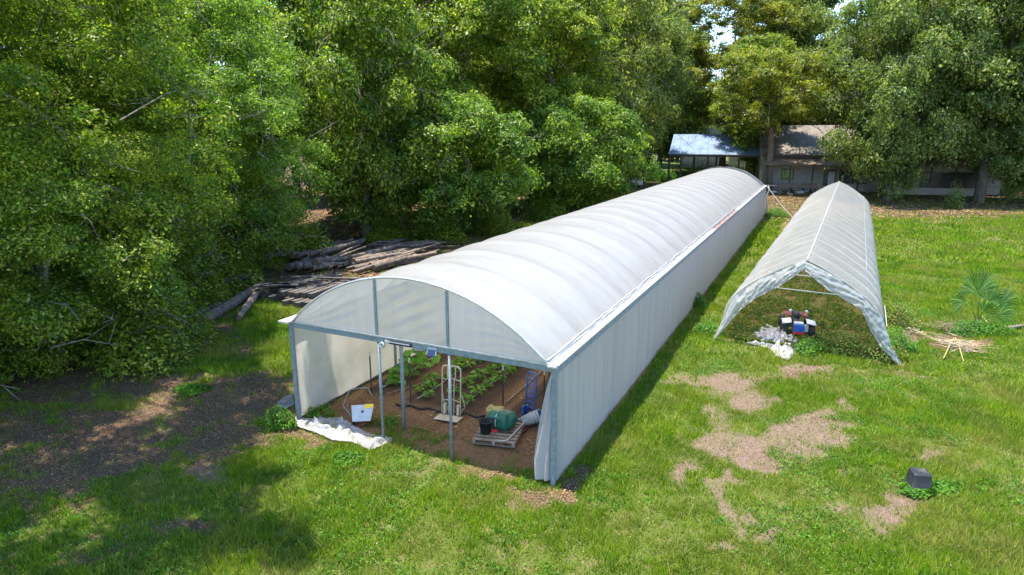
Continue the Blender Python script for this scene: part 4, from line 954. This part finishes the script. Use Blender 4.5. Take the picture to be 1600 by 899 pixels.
for k in range(5): 
    p = gp(452 + 13 * k, 418 - 2 * k, .25 + .18 * (k % 2)); log(p, p + ax * .7 + sx_ * rnd.uniform(-.3, .3), .2, .2, 'short thick dark log butt at the near end of the pile', 'dark log butts', M['bark'], 300 + k)
for k in range(60):
    base = gp(570 + 80 * rnd.random(), 400 - 12 * rnd.random()); h = .08 + .35 * rnd.random() ** 1.3; a = rnd.gauss(.5, .35); L = rnd.uniform(1.5, 3.0)
    p = base + Vector((0, 0, h)); q = p + (ax * math.cos(a) + sx_ * math.sin(a)) * L + Vector((0, 0, rnd.uniform(-.15, .1)))
    o_ = MB().tube([(0, 0, 0), (q - p) * .5 + Vector((rnd.uniform(-.1, .1), 0, rnd.uniform(0, .12))), q - p], [.05, .045, .03], 6).build('branch', rnd.choice((M['log'], M['log_pale'], M['bark'])), None, True); o_.location = p
    tag(o_, 'thin dead branch in the brush heap between wood pile and greenhouse', 'branch', 'branches in the brush heap')

# ------------------------------------------------------------------ buildings at the back
HB = gp(1197, 300); hz0 = HB.y
HS = thing('house', 'long low cream house with a brown metal roof behind the trees', 'house', (30.1, 77.2, 0), -.25)
HW = 24.5
mb = MB(); mb.box((HW / 2, 4.5, 1.6), (HW, 9, 3.2)); mb.build('wall', M['house_wall'], HS)
mb = MB(); mb.add([(-.5, -.3, 4.15), (HW + .5, -.3, 4.15), (HW + .5, 6, 7.5), (-.5, 6, 7.5)], [(0, 1, 2, 3)])
mb.add([(-.5, 12, 4.15), (HW + .5, 12, 4.15), (HW + .5, 6.01, 7.5), (-.5, 6.01, 7.5)], [(3, 2, 1, 0)]); rf = mb.build('roof', M['house_roof'], HS, solid=.10)
for k in range(40): MB().bar((-.3 + k * .62, -.32, 4.23), (-.3 + k * .62, 6, 7.58), .03, .03).build('roof_seam', M['house_roof'], rf)
MB().add([(0, 6, 7.4), (0, -.25, 3.2), (0, 12, 3.2)], [(0, 1, 2)]).build('gable', M['house_wall'], HS, solid=.1)
MB().box((HW / 2, -.35, 4.02), (HW + 1, .12, .22)).build('fascia', M['dark_wood'], HS)
MB().box((HW / 2, -.2, 3.62), (HW, .15, .62)).build('upper_wall', M['dark_wood'], HS)
MB().add([(-.3, -2.1, 3.1), (HW, -2.1, 3.1), (HW, -.28, 3.62), (-.3, -.28, 3.62)], [(0, 1, 2, 3)]).build('porch_roof', M['porch_roof'], HS, solid=.10)
for k in range(11): MB().bar((.1 + k * 2.4, -1.95, -.1), (.1 + k * 2.4, -1.95, 3.05), .14, .14).build('porch_post', M['dark_wood'], HS)
def hwin(x, z, w, h, glass=M['glass']):
    f = MB().box((x, -.03, z), (w + .2, .08, h + .2)).build('window', M['dark_wood'], HS); MB().box((x, -.085, z), (w, .02, h)).build('pane', glass, f)
hwin(2.5, 1.9, 1.15, 1.05); hwin(9.6, 1.7, 2.8, 1.4, M['dark_glass']); hwin(19.5, 1.5, 5.8, 1.7, M['dark_glass']); hwin(14.5, 1.5, 2.0, 1.7, M['dark_glass'])
d_ = MB().box((7.1, -.03, 1.25), (1.3, .08, 2.5)).build('door', M['dark_glass'], HS); MB().box((7.3, -.09, 1.3), (.75, .03, 2.0)).build('door_panel', M['grey_pl'], d_)
MB().box((17.5, -2.0, .40), (9.5, .10, .8)).build('porch_skirt', M['house_wall'], HS)
# bench/trough and rail fence in front of house
BN = thing('bench', 'long reddish brown wooden bench against the cream house wall', 'bench', (HB.x + .9, HB.y - 1.3, 0), 0)
MB().box((2.1, .0, .55), (4.6, .5, .08)).build('seat', M['bark_red'], BN); MB().box((2.1, .25, .85), (4.6, .08, .45)).build('backrest', M['bark_red'], BN)
for k in range(4): MB().box((.1 + k * 1.35, 0, .26), (.12, .45, .52)).build('leg', M['dark_wood'], BN)
FN = thing('rail_fence', 'low pale wooden rail fence in front of the house', 'fence', (HB.x, HB.y - 3.2, 0), 0)
for k in range(5): MB().bar((.2 + k * 1.9, 0, 0), (.2 + k * 1.9, 0, 1.0), .12, .12).build('post', M['log_pale'], FN)
for z in (.9,): MB().bar((.1, 0, z), (7.9, 0, z), .1, .12).build('rail', M['log_pale'], FN)
rnd = random.Random(9)
for k in range(14):
    p = gp(1203 + rnd.random() * 62, 300 + rnd.random() * 6); rr_ = rnd.uniform(.15, .32)
    o_ = blob('rock', M['grey_pl'] if k % 3 else M['porch_roof'], None, (0, 0, rr_ * .4), (rr_ * 1.3, rr_, rr_ * .7), k, .2, 7, .9); o_.location = p; tag(o_, 'pale rock in the loose row before the house fence', 'rock', 'rocks before the house')
# open shed with metal roof
SHP = Vector((20.9, 87, 0)); SH = thing('open_shed', 'open sided shed with a blue grey metal roof behind the greenhouse', 'shed', tuple(SHP), -.33)
x0, x1 = .0, 11.6
MB().add([(x0, 0, 3.85), (x1, 0, 3.85), (x1 + .0, 5.5, 6.35), (x0, 5.5, 6.35)], [(0, 1, 2, 3)]).build('roof', M['metal_roof'], SH, solid=.07)
for k in range(13):
    MB().bar((x0 + .25 + k * .92, -.02, 3.93), (x0 + .25 + k * .92, 5.45, 6.42), .05, .05).build('roof_rib', M['metal_roof'], SH)
MB().box(((x0 + x1) / 2, -.03, 3.68), (x1 - x0, .10, .22)).build('beam', M['dark_wood'], SH)
MB().bar((x1 + .04, -.1, 3.75), (x1 + .04, 5.5, 6.25), .1, .3).build('barge_board', M['dark_wood'], SH)
for x_, y_ in ((.1, .1), (1.6, .1), (5.0, .1), (6.0, 3.5), (8.9, .1), (9.9, 3.5), (11.3, .1), (3.0, 5.0), (11.3, 5.0)):
    MB().bar((x_, y_, -.1), (x_, y_, 3.7 + y_ * .4), .26, .26).build('post', M['dark_wood'], SH)
MB().box((12.0, .4, 1.2), (1.0, .12, 1.1)).build('dark_panel', M['black_pl'], SH)
# distant arched greenhouses
for k, (xx, lb) in enumerate(((35.5, 'distant arched white greenhouse seen above the shed roof, left one'), (44.5, 'distant arched white greenhouse partly hidden behind the yellow green tree'))):
    t = thing('far_greenhouse', lb, 'greenhouse', (xx, 121, 0), -.3, 'distant arched greenhouses'); P = []
    for j in range(9): P.append([(3.8 * math.cos(math.pi * (1 - i / 20)), j * 2.5, 4.4 + 3.1 * math.sin(math.pi * i / 20) ** .9) for i in range(21)])
    MB().grid(P).build('roof_cover', M['white_film2'], t, True)
    MB().add([(-3.8, 0, 0), (3.8, 0, 0)] + [(3.8 * math.cos(math.pi * i / 20), 0.01, 4.4 + 3.05 * math.sin(math.pi * i / 20) ** .9) for i in range(21)], [tuple(range(23))]).build('end_wall', M['grey_pl'], t)
    MB().box((3.8, 10, 2.2), (.1, 20, 4.4)).build('side_wall', M['wall_cloth'], t); MB().box((-3.8, 10, 2.2), (.1, 20, 4.4)).build('side_wall', M['wall_cloth'], t)
# pale parked trailer glimpsed between the trees
TR = thing('trailer', 'pale grey trailer glimpsed between tree trunks left of the shed', 'trailer', (14.6, 80, 0), .1)
MB().box((.8, 1, 1.5), (1.5, 2.8, 2.3)).build('body', M['white_pl'], TR, bevel=.1); MB().box((.8, -.45, 1.9), (1.1, .06, .8)).build('window', M['dark_glass'], TR)
for s in (-1, 1): MB().lathe([(.1, -.1), (.34, -.1), (.34, .1), (.1, .1)], 14, (.8 + s * .72, 1.2, .34), R).build('wheel', M['rubber'], TR, True)
# far sunlit hedge beyond the shed
# ------------------------------------------------------------------ TREES
def tree_proto(seed, R_, zlo, zhi, trunk_h, lobes, ncl, per, ls, cl_r, trunk_r=.28, droop=.0, inner=.10, flat=.5, gaps=.0, ls_=(.15, .13), off=(0, 0), bare=30):
    """returns (trunk mesh builder, leaf vertex array)"""
    r = np.random.default_rng(seed); rr = random.Random(seed); zc = (zlo + zhi) / 2; hz_ = (zhi - zlo) / 2
    LB = []
    for i in range(lobes):
        a = i * 2.399 + r.random() * .8; h = -1 + 2 * (i + .5) / lobes; h = h * .95 + r.normal() * .05; q = math.sqrt(max(1 - h * h, .05)) * (.55 + .25 * r.random())
        s = R_ * (ls_[0] + ls_[1] * r.random()); q = min(q * 1.15, .86) if r.random() < .75 else q * .5; LB.append((math.cos(a) * R_ * q + off[0], math.sin(a) * R_ * q + off[1], zc + h * hz_ * .92 + r.normal() * .3, s, s, s * (.42 + .25 * r.random())))
    LB = np.array(LB); w = LB[:, 3] ** 2; w /= w.sum(); idx = r.choice(lobes, ncl, p=w)
    d = r.normal(size=(ncl, 3)); d[:, 2] = d[:, 2] * .9 + .25; d /= np.linalg.norm(d, axis=1, keepdims=True)
    rad = np.where(r.random(ncl) < inner, r.random(ncl) ** .5 * .8, .86 + .26 * r.random(ncl))
    C = LB[idx, :3] + d * LB[idx, 3:6] * rad[:, None]; 
    k = C[:, 2] > max(zlo * .6, .25); C = C[k]; d = d[k]; idx = idx[k]
    cn = vn(C[:, 0] * .5 + C[:, 2] * .3 + 50, C[:, 1] * .5 - C[:, 2] * .3 + 50, seed); k = cn > gaps; C, d, idx = C[k], d[k], idx[k]
    n = len(C); sz = cl_r * (.55 + .9 * r.random(n))
    P = np.repeat(C, per, 0); S = np.repeat(sz, per)[:, None]; lo_ = r.normal(size=P.shape) * .55; lo_[:, 2] *= flat
    lo_[:, 2] -= droop * (lo_[:, 0] ** 2 + lo_[:, 1] ** 2)
    P = P + lo_ * S
    Nn = lo_ * .5 + np.repeat(d, per, 0) * .45 + r.normal(size=P.shape) * .55; Nn[:, 2] += .65
    V = leaf_quads(P, Nn, ls * np.repeat(.7 + .65 * r.random(n), per), r, asp=.52)
    # wood
    mb = MB(); top = zlo + (zhi - zlo) * .62; bend = [Vector((r.normal() * .15 * i, r.normal() * .15 * i, 0)) for i in range(6)]
    tp = [Vector((0, 0, -.2))] + [Vector((0, 0, top * t)) + bend[i] for i, t in enumerate((.15, .35, .55, .75, 1.0))]
    mb.tube(tp, [trunk_r * q for q in (1.35, 1.05, .85, .65, .42, .18)], 10, True, .06, rr)
    nodes = [(p, trunk_r * (.8 - .12 * q)) for q, p in enumerate(tp[2:])]
    order = sorted(range(lobes), key=lambda q: (Vector(LB[q, :3]) - tp[2]).length)
    for i in order:
        c_ = Vector(LB[i, :3]); best = min(nodes, key=lambda nd: (nd[0] - c_).length + (1.5 if nd[0].z > c_.z + .5 else 0)); s = best[0]
        rb = max(min(best[1] * .62, trunk_r * .4), trunk_r * .07); L_ = (c_ - s).length
        mid = s.lerp(c_, .5) + Vector((rr.uniform(-.12, .12) * L_, rr.uniform(-.12, .12) * L_, .10 * L_)); nodes.append((c_, rb * .8)); nodes.append((mid, rb * .9))
        mb.tube([s, s.lerp(mid, .5) + Vector((rr.uniform(-.04, .04) * L_, rr.uniform(-.04, .04) * L_, 0)), mid, c_], [rb, rb * .9, rb * .8, rb * .5], 6, False)
        near = np.where(idx == i)[0][:9]
        for q in near: mb.tube([mid.lerp(c_, .7), mid.lerp(Vector(C[q]), .6) + Vector((0, 0, .1)), Vector(C[q])], [rb * .35, rb * .2, rb * .08], 4, False)
    for i in range(bare):
        a = r.random() * 6.283; z0 = zlo + (zhi - zlo) * (.1 + .7 * r.random()); q = R_ * (.45 + .2 * r.random()); s = Vector((math.cos(a) * q + off[0], math.sin(a) * q + off[1], z0))
        d_ = Vector((math.cos(a + float(r.normal()) * .4), math.sin(a + r.normal() * .4), r.normal() * .5)); e = s + d_ * R_ * .45; m_ = s.lerp(e, .5) + Vector((0, 0, .2))
        mb.tube([s, m_, e], [.035, .022, .008], 4, False)
        for _ in range(3): f = m_.lerp(e, r.random()); mb.tube([f, f + Vector([float(q_) for q_ in r.normal(size=3) * .45])], [.014, .005], 3, False)
    return mb, V
PROTO = {}
def proto(key, leafmat, barkmat, **k):
    mb, V = tree_proto(**k); PROTO[key] = (mb.mesh('trunk', barkmat, True), np_mesh('crown', V, np.arange(len(V)).reshape(-1, 4), leafmat))
SZ = 1.22
proto('low', M['leaf_near'], M['bark_grey'], seed=31, R_=3.6, zlo=-.6, zhi=7.2, trunk_h=2, lobes=40, ncl=1400, per=95, ls=.092, cl_r=.36, gaps=.16, trunk_r=.14, droop=.3)
near = dict(lobes=84, ncl=2700, per=95, ls=.112, cl_r=.40)
proto('oakA', M['leaf_near'], M['bark_grey'], seed=1, R_=6.4, zlo=-1.2, zhi=15, trunk_h=4, droop=.3, gaps=.16, **near)
proto('oakB', M['leaf_near'], M['bark_grey'], seed=2, R_=6.0, zlo=-1.0, zhi=14, trunk_h=4, droop=.4, gaps=.18, **near)
proto('midA', M['leaf_mid'], M['bark'], seed=3, R_=5.6, zlo=1.2, zhi=13, trunk_h=3, lobes=60, ncl=1700, per=62, ls=.21, cl_r=.55, gaps=.2, droop=.3)
proto('midB', M['leaf_mid'], M['bark'], seed=4, R_=6.2, zlo=2.0, zhi=19, trunk_h=4, lobes=80, ncl=2100, per=62, ls=.23, cl_r=.60, gaps=.24, trunk_r=.35)
proto('midC', M['leaf_mid'], M['bark'], seed=5, R_=5.4, zlo=.8, zhi=10, trunk_h=3, lobes=56, ncl=1600, per=62, ls=.21, cl_r=.55, gaps=.16, droop=.5)
proto('yel', M['leaf_yellow'], M['bark_red'], seed=6, R_=7.0, zlo=7.0, zhi=15.5, trunk_h=5.5, lobes=44, ncl=1100, per=56, ls=.26, cl_r=.62, gaps=.26, trunk_r=.5)
proto('dullA', M['leaf_dull'], M['bark'], seed=7, R_=7.2, zlo=3.6, zhi=21, trunk_h=5, lobes=72, ncl=1900, per=56, ls=.26, cl_r=.68, gaps=.24, droop=.5, trunk_r=.42)
proto('dullB', M['leaf_dull'], M['bark'], seed=8, R_=7.6, zlo=1.0, zhi=19, trunk_h=5, lobes=72, ncl=1900, per=56, ls=.26, cl_r=.68, gaps=.22, droop=.6, trunk_r=.42)
proto('sparse', M['leaf_yellow'], M['bark'], seed=9, R_=8.5, zlo=8, zhi=31, trunk_h=6, lobes=50, ncl=1150, per=60, ls=.32, cl_r=.75, gaps=.42, trunk_r=.45)
proto('over', M['leaf_near'], M['bark'], seed=21, R_=4.5, zlo=10.4, zhi=14.5, trunk_h=6, lobes=26, ncl=620, per=80, ls=.14, cl_r=.42, gaps=.44, off=(2.6, 2.6))
proto('farA', M['leaf_far'], M['bark'], seed=10, R_=6.5, zlo=2, zhi=18, trunk_h=4, lobes=22, ncl=1000, per=50, ls=.38, cl_r=.9, gaps=.15)
proto('farB', M['leaf_far'], M['bark'], seed=11, R_=6.0, zlo=3, zhi=21, trunk_h=4, lobes=22, ncl=1000, per=50, ls=.38, cl_r=.9, gaps=.22)
def tree(key, x, y, rz, sc, label, group=None, name='oak_tree', sz=None):
    t = thing(name, label, 'tree', (x, y, 0), rz, group); t.scale = (sc, sc, sz or sc)
    link('trunk', PROTO[key][0], t); link('crown', PROTO[key][1], t); return t
tree('oakA', -16.2, 21.5, .4, 1.0, 'dense green oak filling the left edge, branches down to the ground')
tree('oakB', -15.0, 31.5, 2.1, 1.0, 'bushy oak behind the left foreground oak, above the sleeper stack')
tree('low', -13.8, 18.6, 0, 1.0, 'low leafy young oak in front at the left, touching the ground')
tree('low', -17.2, 16.2, 2.2, 1.05, 'low leafy young oak at the left edge above the litter')
tree('low', -14.6, 24.6, 4.0, .95, 'young oak left of the thick weathered logs')
tree('low', -13.4, 30.5, 1.0, .8, 'young oak leaning over the back of the sleeper stack')
tree('oakB', -21, 15.5, 4.0, .9, 'oak at the far left edge, mostly outside the picture')
tree('oakA', -21, 28, 1.2, 1.05, 'tall oak standing behind the left foreground oak')
tree('midA', -9.3, 41, 1.0, .92, 'oak with a dark trunk behind the wood pile', sz=SZ)
tree('midC', -3.9, 43.5, 2.2, .95, 'low spreading oak right behind the brush heap')
tree('midC', 5.0, 54, .7, .98, 'rounded yellow green oak beside the middle of the greenhouse')
tree('midB', -12, 52, 3.0, 1.0, 'tall oak behind the dark trunked oak', sz=SZ)
tree('midB', -4, 55, 5.0, 1.08, 'tall oak rising behind the brush heap oaks', sz=SZ)
tree('midB', 3.5, 63, 1.5, 1.05, 'tall oak above the rounded yellow green oak', sz=SZ)
tree('midA', -20, 44, 3.6, 1.15, 'oak deep in the wood behind the left trees', sz=SZ)
tree('dullB', 9.5, 72, 2.4, .98, 'dark leaved tall oak at the rear left of the greenhouse', sz=SZ)
tree('dullA', 14.6, 84, .3, 1.0, 'dark oak with a long trunk left of the open shed', sz=SZ)
tree('midC', 9.5, 66, 3.3, .85, 'smaller oak between the greenhouse rear and the dark oaks')
tree('yel', 30.0, 76, .5, 1.0, 'yellow green tree with a bare reddish trunk at the greenhouse rear corner', name='broadleaf_tree')
tree('sparse', 31, 96, 2.0, 1.0, 'tall thin crowned tree with sky showing through behind the shed', name='broadleaf_tree')
tree('dullB', 37.8, 65, 4.4, .92, 'grey green oak with drooping branches behind the small tunnel', sz=SZ)
tree('dullA', 41.5, 72, 1.9, .95, 'grey green oak standing close to the house porch', sz=SZ)
tree('dullA', 46.5, 64, .2, .95, 'grey green oak right of the house with branches over the litter', sz=SZ)
tree('dullA', 53, 62, 3.4, .95, 'grey green oak at the right edge of the lawn', sz=SZ)
tree('dullB', 48, 78, 2.9, 1.0, 'grey green oak at the right end of the house roof', sz=SZ)
tree('dullB', 50.5, 63, 2.2, .82, 'grey green oak with low hanging boughs at the right picture edge')
tree('dullA', 59.5, 69, 0.9, .9, 'grey green oak beyond the right edge oak', sz=SZ)
tree('midB', 33, 88, .9, 1.0, 'tall oak behind the left end of the house')
tree('farB', 43, 106, 1.9, 1.5, 'very tall dark tree behind the grey green oaks over the house')
tree('dullB', 21.5, 104, 2.9, 1.25, 'tall tree beyond the shed left of the thin crowned tree')
tree('farB', 29, 128, 1.9, 1.55, 'very tall dark tree far behind the open shed')
tree('dullA', 40, 98, 3.9, 1.15, 'tall oak rising behind the house roof, left part', sz=SZ)
tree('dullB', 52, 94, 5.5, 1.2, 'tall oak rising behind the house roof, right part', sz=SZ)
tree('dullA', 64, 78, 1.1, 1.1, 'grey green oak beyond the right edge of the house', sz=SZ)
tree('over', -13.0, 9.2, 0, 1.0, 'oak limb crown overhanging the lower left lawn from outside the picture')
tree('over', -13.4, 13.4, .25, 1.0, 'oak limb crown overhanging the leaf litter at the left edge')
rnd = random.Random(77)
fk = 0
for x_, y_, s_ in [(-30, 55, 1), (-34, 75, 1.1), (-22, 66, 1.05), (-14, 70, 1.1), (-5, 76, 1.15), (3, 84, 1.1), (10, 96, 1.1), (-24, 92, 1.2), (-10, 98, 1.2), (0, 104, 1.2), (-42, 62, 1.1), (-32, 42, 1.0), (-28, 34, 1.0), (19, 112, 1.1), (26, 135, 1.0), (38, 150, 1.1), (50, 145, 1.1), (62, 130, 1.2), (72, 110, 1.2), (82, 95, 1.1), (76, 84, 1.0), (92, 120, 1.2), (14, 140, 1.1), (60, 112, 1.2), (100, 105, 1.2), (66, 95, 1.1)]:
    tree('farA' if fk % 2 else 'farB', x_, y_, rnd.random() * 6, s_ * 1.12, 'dark green background tree ' + ('deep in the wood behind the left oaks' if x_ < -8 else 'beyond the rear of the long greenhouse' if x_ < 30 else 'beyond the house roof' if x_ < 61 else 'at the far right beyond the house'), 'background trees ' + ('left' if x_ < -8 else 'middle' if x_ < 30 else 'behind the house' if x_ < 61 else 'right'), 'forest_tree'); fk += 1
# far tree belt as one mass
n_ = 90000; bx_ = -260 + RN.random(n_) * 620; by_ = 190 + RN.random(n_) * 25; top_ = 10 + 8 * fbm(bx_ * .05, by_ * .05, 5) + 5 * vn(bx_ * .2, by_ * .2, 9); bz_ = RN.random(n_) * top_
C_ = np.stack([bx_, by_, bz_], -1); N_ = RN.normal(size=C_.shape); N_[:, 1] -= 1
o_ = link('far_wood', leaves_obj('far_wood', C_, N_, 1.3, M['leaf_far'], RN, asp=.7)); tag(o_, 'distant belt of woodland on the horizon', 'wood', None, 'stuff')
# sunlit bright shrubs beyond the shed, undergrowth under the left oaks
for k, (px_, dy, R_, H_) in enumerate(((1068, 98, 2.2, 1.6), (1090, 103, 2.6, 2.0), (1108, 98, 2.4, 1.7), (1020, 92, 1.6, 1.8), (1150, 100, 2.0, 1.2), (1180, 96, 1.6, 2.2), (1045, 90, 1.5, 1.2))):
    p = Vector(((px_ - 800) / 1000 * (dy * CT + CAM_H * ST), dy, 0)); put_bush('sunlit bright green shrub beyond the open shed', p, (R_, R_), H_ * 1.3, 2600, .22, M['leaf_weed_green'], 60 + k, name='shrub', cat='shrub', group='shrubs beyond the shed')
USL = ['leafy shrub on the litter just left of the weathered logs', 'shrub under the left oaks beside the dark short log', 'shrub behind the left end of the sleeper stack', 'shrub behind the rear row of the wood pile', 'small shrub at the foot of the dark trunked oak', 'dark shrub directly behind the brush heap', 'shrub right of the brush heap at the wood edge', 'shrub at the foot of the rounded yellow green oak', 'shrub beside the litter near the greenhouse rear', 'tall shrub deep between the left oaks behind the wood pile', 'shrub nearest the camera at the left edge']
for k, (x_, y_, R_, H_) in enumerate(((-11.6, 19.2, 2.0, 1.8), (-13.5, 24.0, 2.0, 2.0), (-13.2, 27.5, 1.8, 2.0), (-11.8, 35.5, 1.6, 1.6), (-8, 40.5, 1.3, 1.0), (-4.8, 41.0, 1.8, 1.2), (-1.5, 44.5, 2.0, 1.3), (3, 51, 1.8, 1.5), (8, 60, 2.0, 1.5), (-14.5, 37.5, 2.6, 3.0), (-16.5, 17.5, 2.0, 1.5))):
    put_bush(USL[k], Vector((x_, y_, 0)), (R_, R_), H_ * 1.4, 5200, .15, M['leaf_near'] if k % 2 else M['leaf_mid'], 80 + k, name='shrub', cat='shrub', group='understory shrubs')
put_bush('small bright sapling on the litter before the right oaks', gp(1488, 325), (.8, .8), 2.4, 900, .2, M['leaf_dull'], 99, name='sapling', cat='sapling')
